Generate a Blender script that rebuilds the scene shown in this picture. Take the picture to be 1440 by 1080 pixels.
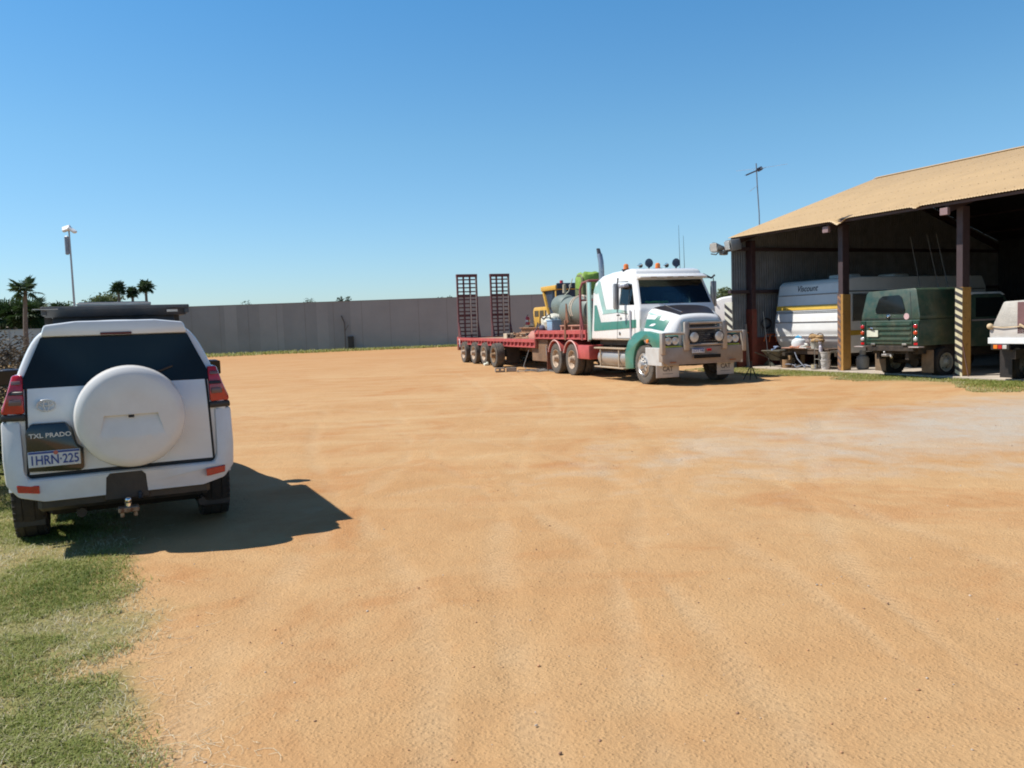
import bpy, bmesh, math, random
import numpy as np
from mathutils import Vector, Matrix, noise
from mathutils.bvhtree import BVHTree
R = math.radians
random.seed(7); rng = np.random.default_rng(11)
scene = bpy.context.scene
col = scene.collection
for o in list(bpy.data.objects): bpy.data.objects.remove(o)

# ---------------------------------------------------------------- camera
cam = bpy.data.cameras.new('camera'); camo = bpy.data.objects.new('camera', cam); col.objects.link(camo)
H = 1.75; pitch = R(4.17); roll = R(2.0)
F = Vector((0, math.cos(pitch), -math.sin(pitch))); R0 = Vector((1, 0, 0)); U0 = Vector((0, math.sin(pitch), math.cos(pitch)))
U = math.cos(roll)*U0 + math.sin(roll)*R0; RR = math.cos(roll)*R0 - math.sin(roll)*U0
mw = Matrix.Identity(4)
for i in range(3):
    mw[i][0] = RR[i]; mw[i][1] = U[i]; mw[i][2] = -F[i]
mw[2][3] = H
camo.matrix_world = mw
cam.sensor_width = 36; cam.lens = 36*1165/1440; cam.clip_start = .05; cam.clip_end = 5000
scene.camera = camo
# ---------------------------------------------------------------- light
toward = Vector((-1.42, .05, 2.03)).normalized()
elev = math.asin(toward.z)
w = bpy.data.worlds.new('World'); scene.world = w; w.use_nodes = True
nt = w.node_tree; bg = nt.nodes['Background']
sky = nt.nodes.new('ShaderNodeTexSky'); sky.sky_type = 'NISHITA'; sky.sun_disc = False
sky.sun_elevation = elev; sky.sun_rotation = math.atan2(toward.x, toward.y)
sky.air_density = 1.0; sky.dust_density = .35; sky.ozone_density = 2.2; sky.altitude = 50
tint = nt.nodes.new('ShaderNodeMix'); tint.data_type = 'RGBA'; tint.blend_type = 'MULTIPLY'; tint.inputs[0].default_value = 1
nt.links.new(sky.outputs[0], tint.inputs[6])   # clear blue in view, paler towards the horizon; unseen zenith darkened to cut fill
tcw = nt.nodes.new('ShaderNodeTexCoord'); spw = nt.nodes.new('ShaderNodeSeparateXYZ'); rpw = nt.nodes.new('ShaderNodeValToRGB')
nt.links.new(tcw.outputs['Generated'], spw.inputs[0]); nt.links.new(spw.outputs[2], rpw.inputs[0]); nt.links.new(rpw.outputs[0], tint.inputs[7])
el = rpw.color_ramp.elements
while len(el) < 4: el.new(.5)
for e_, (p_, c_) in zip(el, ((0, (.64, .765, .94)), (.21, (.57, .87, .97)), (.36, (.43, .86, 1.05)), (.75, (.27, .43, .58)))): e_.position = p_; e_.color = (*c_, 1)
nt.links.new(tint.outputs[2], bg.inputs[0]); bg.inputs[1].default_value = .098
sun = bpy.data.lights.new('sun', 'SUN'); suno = bpy.data.objects.new('sun', sun); col.objects.link(suno)
sun.energy = 4.2; sun.angle = R(.53); sun.color = (1, .95, .87)
suno.rotation_euler = toward.to_track_quat('Z', 'Y').to_euler(); suno.location = (-20, 0, 30)
vs = scene.view_settings; vs.view_transform = 'Standard'; vs.look = 'None'; vs.gamma = 1; vs.exposure = .6; vs.use_curve_mapping = False
scene.cycles.filter_width = 1.9

# ---------------------------------------------------------------- materials
def _nodes(m):
    m.use_nodes = True; t = m.node_tree
    return t, t.nodes['Principled BSDF']
def N(t, kind, **kw):
    n = t.nodes.new('ShaderNode'+kind)
    for k, v in kw.items(): setattr(n, k, v)
    return n
def mix(t, fac, a, b, blend='MIX'):
    n = N(t, 'Mix', data_type='RGBA', blend_type=blend)
    for sock, v in ((n.inputs[0], fac), (n.inputs[6], a), (n.inputs[7], b)):
        if hasattr(v, 'is_linked') or isinstance(v, bpy.types.NodeSocket): t.links.new(v, sock)
        elif isinstance(v, (int, float)): sock.default_value = v
        else: sock.default_value = (*v[:3], 1)
    return n.outputs[2]
def ramp(t, fac, stops, interp='LINEAR'):
    n = N(t, 'ValToRGB'); n.color_ramp.interpolation = interp
    e = n.color_ramp.elements
    while len(e) < len(stops): e.new(.5)
    for el, (p, c) in zip(e, stops):
        el.position = p; el.color = (c, c, c, 1) if isinstance(c, (int, float)) else (*c[:3], 1)
    t.links.new(fac, n.inputs[0]); return n.outputs[0]
def noise_tex(t, vec, scale, detail=5, rough=.6, dist=0):
    n = N(t, 'TexNoise'); n.inputs['Scale'].default_value = scale; n.inputs['Detail'].default_value = detail
    n.inputs['Roughness'].default_value = rough; n.inputs['Distortion'].default_value = dist
    if vec is not None: t.links.new(vec, n.inputs['Vector'])
    return n.outputs[0]
def math_n(t, op, a, b=None):
    n = N(t, 'Math', operation=op)
    for i, v in enumerate((a, b)):
        if v is None: continue
        if isinstance(v, (int, float)): n.inputs[i].default_value = v
        else: t.links.new(v, n.inputs[i])
    return n.outputs[0]
MATS = {}
DUST = (.40, .26, .15)
def mat(name, c, rough=.6, metal=0, var=.18, scale=4, bump=0, dust=0, dust_h=None, coat=0, spec=.5, bscale=None, rust=0):
    """procedural surface: base colour varied by noise, dust by patches (and below dust_h in local height)"""
    if name in MATS: return MATS[name]
    m = bpy.data.materials.new(name); t, p = _nodes(m)
    tc = N(t, 'TexCoord'); v = tc.outputs['Object']
    n1 = noise_tex(t, v, scale, 6, .65)
    f = ramp(t, n1, [(.3, 0), (.7, 1)])
    colr = mix(t, f, [x*(1-var) for x in c], [min(1, x*(1+var)) for x in c])
    if rust:
        nr = noise_tex(t, v, scale*2.3, 8, .7, .4)
        colr = mix(t, ramp(t, nr, [(.62-rust*.25, 0), (.7-rust*.2, 1)]), colr, (.12, .045, .02))
    rsock = None
    if dust:
        n2 = noise_tex(t, v, scale*.8+1.3, 7, .7)
        fd = ramp(t, n2, [(.35, 0), (.75, dust)])
        if dust_h:
            sx = N(t, 'SeparateXYZ'); t.links.new(v, sx.inputs[0])
            mr = N(t, 'MapRange'); t.links.new(sx.outputs[2], mr.inputs[0])
            mr.inputs[1].default_value = dust_h; mr.inputs[2].default_value = 0; mr.inputs[3].default_value = 0; mr.inputs[4].default_value = 1
            fd = math_n(t, 'ADD', math_n(t, 'MULTIPLY', mr.outputs[0], dust*.9), math_n(t, 'MULTIPLY', fd, .35))
            fd = math_n(t, 'MINIMUM', fd, 1.0)
        colr = mix(t, fd, colr, DUST)
        rsock = math_n(t, 'ADD', math_n(t, 'MULTIPLY', fd, .6), rough)
        rsock = math_n(t, 'MINIMUM', rsock, .95)
    t.links.new(colr, p.inputs['Base Color'])
    if rsock: t.links.new(rsock, p.inputs['Roughness'])
    else:
        rr = ramp(t, noise_tex(t, v, scale*1.7, 4), [(.3, max(0, rough-.06)), (.7, min(1, rough+.08))])
        t.links.new(rr, p.inputs['Roughness'])
    p.inputs['Metallic'].default_value = metal; p.inputs['Coat Weight'].default_value = coat
    p.inputs['Specular IOR Level'].default_value = spec
    if bump:
        b = N(t, 'Bump'); b.inputs['Strength'].default_value = 1; b.inputs['Distance'].default_value = bump
        t.links.new(noise_tex(t, v, bscale or scale*4, 6, .7), b.inputs['Height']); t.links.new(b.outputs[0], p.inputs['Normal'])
    MATS[name] = m; return m
def glassmat(name, tint, refl=.9, trans=True, base=(.008, .010, .010)):
    if name in MATS: return MATS[name]
    m = bpy.data.materials.new(name); t, p = _nodes(m)
    if not trans:
        tc = N(t, 'TexCoord'); n1 = noise_tex(t, tc.outputs['Object'], 3, 5)
        t.links.new(mix(t, n1, base, [x*1.8 for x in base]), p.inputs['Base Color'])
        t.links.new(ramp(t, n1, [(.3, .03), (.8, .12)]), p.inputs['Roughness']); p.inputs['Specular IOR Level'].default_value = .32
    else:
        tr = N(t, 'BsdfTransparent'); tr.inputs[0].default_value = (*tint, 1)
        gl = N(t, 'BsdfGlossy'); gl.inputs['Roughness'].default_value = .03
        fr = N(t, 'Fresnel'); fr.inputs[0].default_value = 1.5
        mx = N(t, 'MixShader'); t.links.new(fr.outputs[0], mx.inputs[0]); t.links.new(tr.outputs[0], mx.inputs[1]); t.links.new(gl.outputs[0], mx.inputs[2])
        t.links.new(mx.outputs[0], t.nodes['Material Output'].inputs[0])
    MATS[name] = m; return m

# ---------------------------------------------------------------- mesh building
class MB:
    def __init__(s): s.bm = bmesh.new(); s.M = Matrix.Identity(4)
    def _add(s, vs, fs):
        v = [s.bm.verts.new(s.M @ Vector(p)) for p in vs]
        out = []
        for f in fs:
            try: out.append(s.bm.faces.new([v[i] for i in f]))
            except ValueError: pass
        return v, out
    def box(s, c, d, bev=0, rot=None, seg=1):
        x, y, z = [q/2 for q in d]
        pts = [Vector(p) for p in ((-x,-y,-z),(x,-y,-z),(x,y,-z),(-x,y,-z),(-x,-y,z),(x,-y,z),(x,y,z),(-x,y,z))]
        if rot: 
            from mathutils import Euler
            e = Euler([R(a) for a in rot]).to_matrix(); pts = [e @ p for p in pts]
        pts = [p+Vector(c) for p in pts]
        v, f = s._add(pts, ((0,3,2,1),(4,5,6,7),(0,1,5,4),(1,2,6,5),(2,3,7,6),(3,0,4,7)))
        if bev: bmesh.ops.bevel(s.bm, geom=list({e for q in f for e in q.edges}), offset=min(bev, min(d)*.45), segments=seg, affect='EDGES', profile=.5)
        return s
    def mm(s, a, b, bev=0, seg=1):   # box from min / max corners
        return s.box([(p+q)/2 for p, q in zip(a, b)], [abs(q-p) for p, q in zip(a, b)], bev, None, seg)
    def prism(s, poly, axis, a, b, bev=0, seg=2, map=None):
        """polygon extruded along axis; poly coords are the two remaining axes in order"""
        def P(u, v, w): return {'x': (w, u, v), 'y': (u, w, v), 'z': (u, v, w)}[axis]
        n = len(poly)
        vs = [P(u, v, a) for u, v in poly]+[P(u, v, b) for u, v in poly]
        if map: vs = [map(*p) for p in vs]
        fs = [tuple(range(n))[::-1], tuple(range(n, 2*n))]+[(i, (i+1) % n, n+(i+1) % n, n+i) for i in range(n)]
        v, f = s._add(vs, fs)
        bmesh.ops.recalc_face_normals(s.bm, faces=f)
        if bev: bmesh.ops.bevel(s.bm, geom=list({e for q in f for e in q.edges}), offset=bev, segments=seg, affect='EDGES', profile=.5, clamp_overlap=True)
        return s
    def tube(s, pts, r, n=8, r2=None, cap=True):
        pts = [Vector(p) for p in pts]; rings = []; k = len(pts)
        up = None
        for i, p in enumerate(pts):
            d = (pts[min(i+1, k-1)]-pts[max(i-1, 0)]).normalized()
            if up is None: up = d.orthogonal().normalized()
            else: up = (up-d*up.dot(d)).normalized()
            sd = d.cross(up); rr = r if r2 is None else r+(r2-r)*i/(k-1)
            rings.append([s.bm.verts.new(s.M @ (p+(up*math.cos(2*math.pi*j/n)+sd*math.sin(2*math.pi*j/n))*rr)) for j in range(n)])
        for a, b in zip(rings, rings[1:]):
            for j in range(n): s.bm.faces.new((a[j], a[(j+1) % n], b[(j+1) % n], b[j]))
        if cap:
            s.bm.faces.new(rings[0][::-1]); s.bm.faces.new(rings[-1])
        return s
    def lathe(s, prof, c, axis='y', n=24, cap=True):
        """prof = [(along, radius)]"""
        ax = {'x': (Vector((1,0,0)), Vector((0,1,0)), Vector((0,0,1))), 'y': (Vector((0,1,0)), Vector((0,0,1)), Vector((1,0,0))), 'z': (Vector((0,0,1)), Vector((1,0,0)), Vector((0,1,0)))}[axis]
        c = Vector(c); rings = []
        for a, r in prof:
            if r < 1e-5: rings.append([s.bm.verts.new(s.M @ (c+ax[0]*a))]); continue
            rings.append([s.bm.verts.new(s.M @ (c+ax[0]*a+(ax[1]*math.cos(2*math.pi*j/n)+ax[2]*math.sin(2*math.pi*j/n))*r)) for j in range(n)])
        fs = []
        for a, b in zip(rings, rings[1:]):
            for j in range(n):
                if len(a) == 1 and len(b) == 1: continue
                if len(a) == 1: fs.append(s.bm.faces.new((a[0], b[(j+1) % n], b[j])))
                elif len(b) == 1: fs.append(s.bm.faces.new((a[j], a[(j+1) % n], b[0])))
                else: fs.append(s.bm.faces.new((a[j], a[(j+1) % n], b[(j+1) % n], b[j])))
        if cap:
            if len(rings[0]) > 1: fs.append(s.bm.faces.new(rings[0][::-1]))
            if len(rings[-1]) > 1: fs.append(s.bm.faces.new(rings[-1]))
        bmesh.ops.recalc_face_normals(s.bm, faces=fs)
        return s
    def loft(s, rings, close=True, caps=True):
        rs = [[s.bm.verts.new(s.M @ Vector(p)) for p in r] for r in rings]; n = len(rs[0]); fs = []
        for a, b in zip(rs, rs[1:]):
            for j in range(n if close else n-1): fs.append(s.bm.faces.new((a[j], a[(j+1) % n], b[(j+1) % n], b[j])))
        if caps and close: fs.append(s.bm.faces.new(rs[0][::-1])); fs.append(s.bm.faces.new(rs[-1]))
        bmesh.ops.recalc_face_normals(s.bm, faces=fs); return s
    def sphere(s, c, r, sc=(1,1,1), n=16):
        m = s.M @ Matrix.Translation(c) @ Matrix.Diagonal((*[r*q for q in sc], 1))
        bmesh.ops.create_uvsphere(s.bm, u_segments=n, v_segments=max(6, n//2), radius=1, matrix=m); return s
    def subdiv(s, k=1):
        return s
    def mesh(s, name, material, ang=32, off=None):
        if off is not None: bmesh.ops.translate(s.bm, verts=s.bm.verts, vec=Vector(off))
        me = bpy.data.meshes.new(name); s.bm.to_mesh(me); s.bm.free()
        me.shade_smooth(); me.set_sharp_from_angle(angle=R(ang))
        if material: me.materials.append(material)
        return me
    def build(s, name, material, parent=None, ang=32, off=None):
        if off is None and parent is not None and 'off' in OFF.get(parent.name, {}): off = OFF[parent.name]['off']
        me = s.mesh(name, material, ang, off)
        o = bpy.data.objects.new(name, me); col.objects.link(o)
        if parent is not None:
            o.parent = parent
            if parent.name in OFF: OFF[o.name] = OFF[parent.name]
        return o
OFF = {}
def thing(name, label, cat, loc=(0,0,0), rz=0, group=None, off=None):
    o = bpy.data.objects.new(name, None); o.empty_display_size = .2; col.objects.link(o)
    o.location = loc; o.rotation_euler = (0, 0, rz); tag(o, label, cat, group)
    if off is not None: OFF[o.name] = {'off': Vector(off)}
    return o
def tag(o, label=None, cat=None, group=None, kind=None):
    if label: o['label'] = label
    if cat: o['category'] = cat
    if group: o['group'] = group
    if kind: o['kind'] = kind
    return o
def lab(o, l): o['label'] = l; return o
def copy_tree(o, parent=None):
    c = o.copy(); col.objects.link(c)
    if parent is not None: c.parent = parent
    for ch in list(o.children): copy_tree(ch, c)
    return c
class Frame:
    def __init__(s, x, y, ang): s.o = Vector((x, y, 0)); s.a = ang; s.f = Vector((math.cos(ang), math.sin(ang), 0)); s.l = Vector((-math.sin(ang), math.cos(ang), 0))
    def P(s, a, b, c=0): return s.o+s.f*a+s.l*b+Vector((0, 0, c))
def evaluated(o):
    dg = bpy.context.evaluated_depsgraph_get(); dg.update()
    return bpy.data.meshes.new_from_object(o.evaluated_get(dg), preserve_all_data_layers=False, depsgraph=dg)
def subsurf(o, lv=2, ang=40):
    m = o.modifiers.new('s', 'SUBSURF'); m.levels = lv; m.render_levels = lv
    me = evaluated(o); o.modifiers.clear(); old = o.data; o.data = me; me.name = o.name; bpy.data.meshes.remove(old)
    me.shade_smooth(); me.set_sharp_from_angle(angle=R(ang)); return o
def cut(o, mb):
    me = mb.mesh('cutter', None); c = bpy.data.objects.new('cutter', me); col.objects.link(c)
    c.parent = o.parent
    m = o.modifiers.new('b', 'BOOLEAN'); m.object = c; m.operation = 'DIFFERENCE'; m.solver = 'EXACT'
    nm = evaluated(o); o.modifiers.clear(); old = o.data; o.data = nm; nm.name = o.name; bpy.data.meshes.remove(old)
    bpy.data.objects.remove(c); bpy.data.meshes.remove(me)
    nm.shade_smooth(); nm.set_sharp_from_angle(angle=R(32)); return o
def bvh(o):
    b = bmesh.new(); b.from_mesh(o.data); t = BVHTree.FromBMesh(b); b.free(); return t
def decal(name, tree, poly, axis, start, mtl, parent, lift=.004, thick=0, step=.06, off=None):
    """flat outline (two axes other than `axis`) laid on a body surface: cut into a grid, dropped along the axis, lifted a little"""
    bm = bmesh.new()
    def P(u, v, w): return Vector({'x': (w, u, v), 'y': (u, w, v), 'z': (u, v, w)}[axis])
    bm.faces.new([bm.verts.new(P(u, v, start)) for u, v in poly])
    ii = {'x': (1, 2), 'y': (0, 2), 'z': (0, 1)}[axis]
    for k in (0, 1):
        lo = min(p[k] for p in poly); hi = max(p[k] for p in poly); nn = int((hi-lo)/step)
        no = Vector((0, 0, 0)); no[ii[k]] = 1
        for i in range(1, nn+1):
            co = Vector((0, 0, 0)); co[ii[k]] = lo+(hi-lo)*i/(nn+1)
            bmesh.ops.bisect_plane(bm, geom=bm.verts[:]+bm.edges[:]+bm.faces[:], plane_co=co, plane_no=no)
    d = Vector((0, 0, 0)); d[{'x': 0, 'y': 1, 'z': 2}[axis]] = -1 if start > 0 else 1
    bmesh.ops.triangulate(bm, faces=bm.faces[:])
    last = None; hits = {}
    for v in bm.verts:
        h = tree.ray_cast(v.co - d*5, d)
        hits[v] = h
    for v, h in hits.items():
        if h[0] is None:
            near = tree.find_nearest(v.co); v.co = near[0]+d*(-lift) if near[0] else v.co
        else:
            n = h[1]
            if n.dot(d) > 0: n = -n
            v.co = h[0]+n*lift*.5-d*lift*.8
    if thick:
        r = bmesh.ops.extrude_face_region(bm, geom=bm.faces[:])
        nv = [q for q in r['geom'] if isinstance(q, bmesh.types.BMVert)]
        for v in nv: v.co -= d*thick
    bmesh.ops.recalc_face_normals(bm, faces=bm.faces[:])
    if not thick:
        for f in bm.faces:
            if f.normal.dot(d) > 0: f.normal_flip()
    if off is not None: bmesh.ops.translate(bm, verts=bm.verts, vec=Vector(off))
    me = bpy.data.meshes.new(name); bm.to_mesh(me); bm.free(); me.shade_smooth(); me.set_sharp_from_angle(angle=R(35)); me.materials.append(mtl)
    o = bpy.data.objects.new(name, me); col.objects.link(o); o.parent = parent
    return o
def text(name, body, size, loc, xdir, updir, mtl, parent, ext=.003, width=None, shear=0, bold=0):
    cu = bpy.data.curves.new(name, 'FONT'); cu.body = body; cu.size = size; cu.extrude = ext; cu.align_x = 'CENTER'; cu.align_y = 'CENTER'; cu.shear = shear; cu.offset = bold; cu.resolution_u = 3
    t = bpy.data.objects.new('tmp', cu); col.objects.link(t)
    me = evaluated(t); bpy.data.objects.remove(t)
    X = Vector(xdir).normalized(); Y = Vector(updir).normalized(); Z = X.cross(Y)
    sx = 1
    if width:
        xs = [v.co.x for v in me.vertices]; sx = width/(max(xs)-min(xs))
    m = Matrix.Identity(4)
    for i in range(3): m[i][0] = X[i]*sx; m[i][1] = Y[i]; m[i][2] = Z[i]; m[i][3] = loc[i]
    me.transform(m); me.materials.clear(); me.materials.append(mtl); me.name = name
    o = bpy.data.objects.new(name, me); col.objects.link(o); o.parent = parent; return o
def wheel(parent, x, y, r, width, side, tyre_m, rim_m, rim_r=None, dish=.05, holes=8, name='wheel', hub=.1, off=(0,0,0), nut_m=None, z=None, style='disc'):
    """side = -1: outer face towards -y. Tyre with tread blocks, rim with holes and hub"""
    rim_r = rim_r or r*.56; s = side; z = r if z is None else z
    x += off[0]; y += off[1]
    mb = MB(); w_ = width
    prof = [(-w_*.40, rim_r), (-w_*.47, rim_r+.03), (-w_*.5, (r+rim_r)/2), (-w_*.47, r*.94), (-w_*.38, r*.985), (-w_*.2, r), (-w_*.19, r*.978), (-w_*.17, r*.978), (-w_*.16, r), (0, r*1.0), (w_*.16, r), (w_*.17, r*.978), (w_*.19, r*.978), (w_*.2, r), (w_*.38, r*.985), (w_*.47, r*.94), (w_*.5, (r+rim_r)/2), (w_*.47, rim_r+.03), (w_*.40, rim_r)]
    mb.lathe(prof, (x, y, z), 'y', 40, cap=False)
    for k in range(40):   # shoulder blocks
        a = 2*math.pi*k/40
        for q in (-1, 1):
            c = Vector((x+math.cos(a)*r*.975, y+q*w_*.42, z+math.sin(a)*r*.975))
            mb.M = Matrix.Translation(c) @ Matrix.Rotation(-a, 4, 'Y'); mb.box((0, 0, 0), (r*.035, w_*.1, r*.075)); mb.M = Matrix.Identity(4)
    t = mb.build(name, tyre_m, parent)
    yo = y+s*w_*.5
    m2 = MB()
    if style == 'disc':
        m2.lathe([(-s*.02*0+0, rim_r+.012), (-s*.0+s*-.0, rim_r-.0), (-s*.015, rim_r-.02), (-s*dish, rim_r*.86), (-s*(dish+.02), rim_r*.8), (-s*(dish*.9), rim_r*.55), (-s*(dish*.6), rim_r*.42), (-s*(dish*.6-hub*.4), rim_r*.36), (-s*(dish*.6-hub), rim_r*.3), (-s*(dish*.6-hub-.005), 0)], (x, yo, z), 'y', 32, cap=False)
        m2.lathe([(s*-w_*.9, rim_r*.98), (s*-.01, rim_r*.99)], (x, yo, z), 'y', 32, cap=False)
        rim = m2.build('rim', rim_m, t)
        m3 = MB()
        for k in range(holes):
            a = 2*math.pi*(k+.5)/holes
            m3.lathe([(0, rim_r*.085), (s*.006, rim_r*.08), (s*.006, 0)], (x+math.cos(a)*rim_r*.68, yo-s*(dish*.95+.012), z+math.sin(a)*rim_r*.68), 'y', 10)
        m3.build('vent_holes', mat('hole_black', (.008, .007, .006), .9), rim)
        m4 = MB()
        for k in range(10):
            a = 2*math.pi*k/10
            m4.lathe([(0, .017), (s*.035, .016), (s*.04, 0)], (x+math.cos(a)*rim_r*.48, yo-s*dish*.72, z+math.sin(a)*rim_r*.48), 'y', 6)
        m4.build('wheel_nuts', nut_m or rim_m, rim)
    else:
        m2.lathe([(0, rim_r+.01), (-s*.02, rim_r-.02), (-s*.05, rim_r*.9), (-s*.09, rim_r*.88)], (x, yo, z), 'y', 32, cap=False)
        m2.lathe([(-s*.03, rim_r*.26), (-s*.02, rim_r*.2), (-s*.02, 0)], (x, yo, z), 'y', 16, cap=False)
        for k in range(6):
            a = 2*math.pi*k/6
            for da in (-.14, .14):
                m2.tube([(x+math.cos(a)*rim_r*.15, yo-s*.04, z+math.sin(a)*rim_r*.15), (x+math.cos(a+da)*rim_r*.93, yo-s*.03, z+math.sin(a+da)*rim_r*.93)], .018, 6)
        m2.build('rim', rim_m, t)
    return t

# common materials
white_paint = mat('white_paint', (.72, .74, .75), .22, 0, .04, 3, dust=.15, dust_h=.8, coat=.5)
silver_badge = mat('silver_badge', (.55, .58, .62), .3, .25, .08, 8)
black_plastic = mat('black_plastic', (.016, .016, .018), .45, 0, .2, 8, dust=.08)
tyre_m = mat('tyre_rubber', (.018, .018, .018), .85, 0, .3, 9, bump=.002, dust=.12)
dusty_tyre = mat('dusty_tyre', (.07, .068, .062), .9, 0, .3, 9, bump=.002, dust=.22)
chrome = mat('chrome', (.75, .75, .74), .12, 1, .08, 8)
alu = mat('dull_aluminium', (.5, .49, .47), .33, .85, .12, 5, dust=.3)
dark_steel = mat('dark_steel', (.03, .027, .025), .6, .3, .3, 6, dust=.15)
dark_glass = glassmat('tinted_glass', (0, 0, 0), trans=False)
red_lens = mat('red_lens', (.45, .008, .012), .12, 0, .2, 20, coat=.8)
orange_lens = mat('orange_lens', (.75, .2, .02), .15, 0, .15, 20, coat=.6)
clear_lens = mat('clear_lens', (.6, .6, .58), .1, .2, .2, 20, coat=.6)
rim_grey = mat('grey_rim', (.3, .29, .27), .4, .6, .15, 9, dust=.4)
black_void = mat('hole_black', (.008, .007, .006), .9)
# ================================================================= ground and setting
SA = R(24.75)
S = Frame(8.0, 27.7, SA)       # shed frame: x into the shed, y towards the far end
def ground_mat():
    m = bpy.data.materials.new('red_dirt'); t, p = _nodes(m)
    g = N(t, 'NewGeometry'); v = g.outputs['Position']
    n1 = noise_tex(t, v, .22, 7, .62, .6)
    n2 = noise_tex(t, v, 1.3, 7, .65, .3)
    n3 = noise_tex(t, v, 9, 8, .7)
    n4 = noise_tex(t, v, 90, 4, .7)
    c = mix(t, ramp(t, n1, [(.34, 0), (.62, 1)]), (.49, .315, .158), (.44, .255, .115))
    c = mix(t, math_n(t, 'MULTIPLY', ramp(t, n2, [(.44, 0), (.70, 1)]), .35), c, (.38, .185, .07))
    c = mix(t, math_n(t, 'MULTIPLY', ramp(t, noise_tex(t, v, .42, 8, .68, 1.2), [(.52, 0), (.66, 1)]), .62), c, (.40, .185, .07))
    # swept streaks running across the yard
    mp = N(t, 'Mapping'); mp.inputs['Scale'].default_value = (.25, 1.6, 1); mp.inputs['Rotation'].default_value = (0, 0, R(12)); t.links.new(v, mp.inputs[0])
    ns = noise_tex(t, mp.outputs[0], .9, 7, .65, .5)
    nearf = N(t, 'MapRange'); sxn = N(t, 'SeparateXYZ'); t.links.new(v, sxn.inputs[0]); t.links.new(sxn.outputs[1], nearf.inputs[0]); nearf.inputs[1].default_value = 5; nearf.inputs[2].default_value = 15; nearf.inputs[3].default_value = .12; nearf.inputs[4].default_value = .6
    c = mix(t, math_n(t, 'MULTIPLY', ramp(t, ns, [(.48, 0), (.7, 1)]), nearf.outputs[0]), c, (.51, .36, .20))
    # wheel tracks: compacted, a little paler, with tread bars
    tk = N(t, 'Attribute', attribute_name='track'); al = N(t, 'Attribute', attribute_name='along')
    tkm = math_n(t, 'MULTIPLY', tk.outputs['Fac'], ramp(t, noise_tex(t, v, 1.1, 4, .6), [(.38, 0), (.56, 1)]))
    tread = math_n(t, 'SINE', math_n(t, 'MULTIPLY', al.outputs['Fac'], 2*math.pi/.075))
    tread = math_n(t, 'MULTIPLY', math_n(t, 'ADD', math_n(t, 'MULTIPLY', tread, .5), .5), tkm)
    c = mix(t, math_n(t, 'MULTIPLY', tkm, .38), c, (.50, .35, .20))
    c = mix(t, math_n(t, 'MULTIPLY', tread, .08), c, (.33, .18, .08))
    # far part of the yard is redder
    sx = N(t, 'SeparateXYZ'); t.links.new(v, sx.inputs[0])
    far = N(t, 'MapRange'); t.links.new(sx.outputs[1], far.inputs[0]); far.inputs[1].default_value = 14; far.inputs[2].default_value = 60
    c = mix(t, math_n(t, 'MULTIPLY', far.outputs[0], .55), c, (.42, .21, .085))
    # pale grey gravel patch by the shed: distance to a point, stretched
    mp2 = N(t, 'Mapping', vector_type='POINT'); t.links.new(v, mp2.inputs[0])
    mp2.inputs['Location'].default_value = (-9.6*.13*math.cos(R(20))-12.6*.13*math.sin(R(20)), 0, 0)
    vm = N(t, 'VectorMath', operation='SUBTRACT'); t.links.new(v, vm.inputs[0]); vm.inputs[1].default_value = (9.8, 13.4, 0)
    vr = N(t, 'VectorRotate', rotation_type='Z_AXIS'); t.links.new(vm.outputs[0], vr.inputs[0]); vr.inputs['Angle'].default_value = R(-24)
    vs_ = N(t, 'VectorMath', operation='MULTIPLY'); t.links.new(vr.outputs[0], vs_.inputs[0]); vs_.inputs[1].default_value = (.100, .31, 0)
    vl = N(t, 'VectorMath', operation='LENGTH'); t.links.new(vs_.outputs[0], vl.inputs[0])
    gd = math_n(t, 'ADD', vl.outputs['Value'], math_n(t, 'MULTIPLY', math_n(t, 'SUBTRACT', n2, .5), 1.5))
    gf = ramp(t, gd, [(.25, .9), (1.05, 0)])
    gf = math_n(t, 'MULTIPLY', gf, ramp(t, n3, [(.25, .65), (.6, 1)]))
    c = mix(t, gf, c, (.41, .375, .32))
    # sod: matted dead grass and thatch under the verges
    at = N(t, 'Attribute', attribute_name='sod')
    so = math_n(t, 'MULTIPLY', at.outputs['Fac'], ramp(t, math_n(t, 'ADD', math_n(t, 'MULTIPLY', n3, .5), math_n(t, 'MULTIPLY', n2, .5)), [(.34, .35), (.52, 1)]))
    c = mix(t, so, c, mix(t, noise_tex(t, v, 16, 6, .75), (.13, .14, .04), (.29, .25, .11)))
    # grit: tiny light and dark grains
    c = mix(t, ramp(t, n4, [(.28, .28), (.42, 0)]), c, (.2, .12, .06))
    c = mix(t, ramp(t, n4, [(.64, 0), (.76, .5)]), c, (.58, .46, .3))
    vo = N(t, 'TexVoronoi'); vo.inputs['Scale'].default_value = 26; t.links.new(v, vo.inputs['Vector'])
    c = mix(t, ramp(t, vo.outputs['Distance'], [(.05, .55), (.085, 0)]), c, (.3, .2, .13))
    t.links.new(c, p.inputs['Base Color']); p.inputs['Roughness'].default_value = .95; p.inputs['Specular IOR Level'].default_value = .15
    # tyre tracks: fine ribs broken by noise, plus lumpy sand
    wv = N(t, 'TexWave', wave_type='BANDS', bands_direction='DIAGONAL'); wv.inputs['Scale'].default_value = 5.2; wv.inputs['Distortion'].default_value = 2.2; wv.inputs['Detail'].default_value = 2
    wv.inputs['Detail Scale'].default_value = .7
    mp3 = N(t, 'Mapping'); mp3.inputs['Scale'].default_value = (1.2, 1.9, 0); t.links.new(v, mp3.inputs[0]); t.links.new(mp3.outputs[0], wv.inputs['Vector'])
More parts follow.
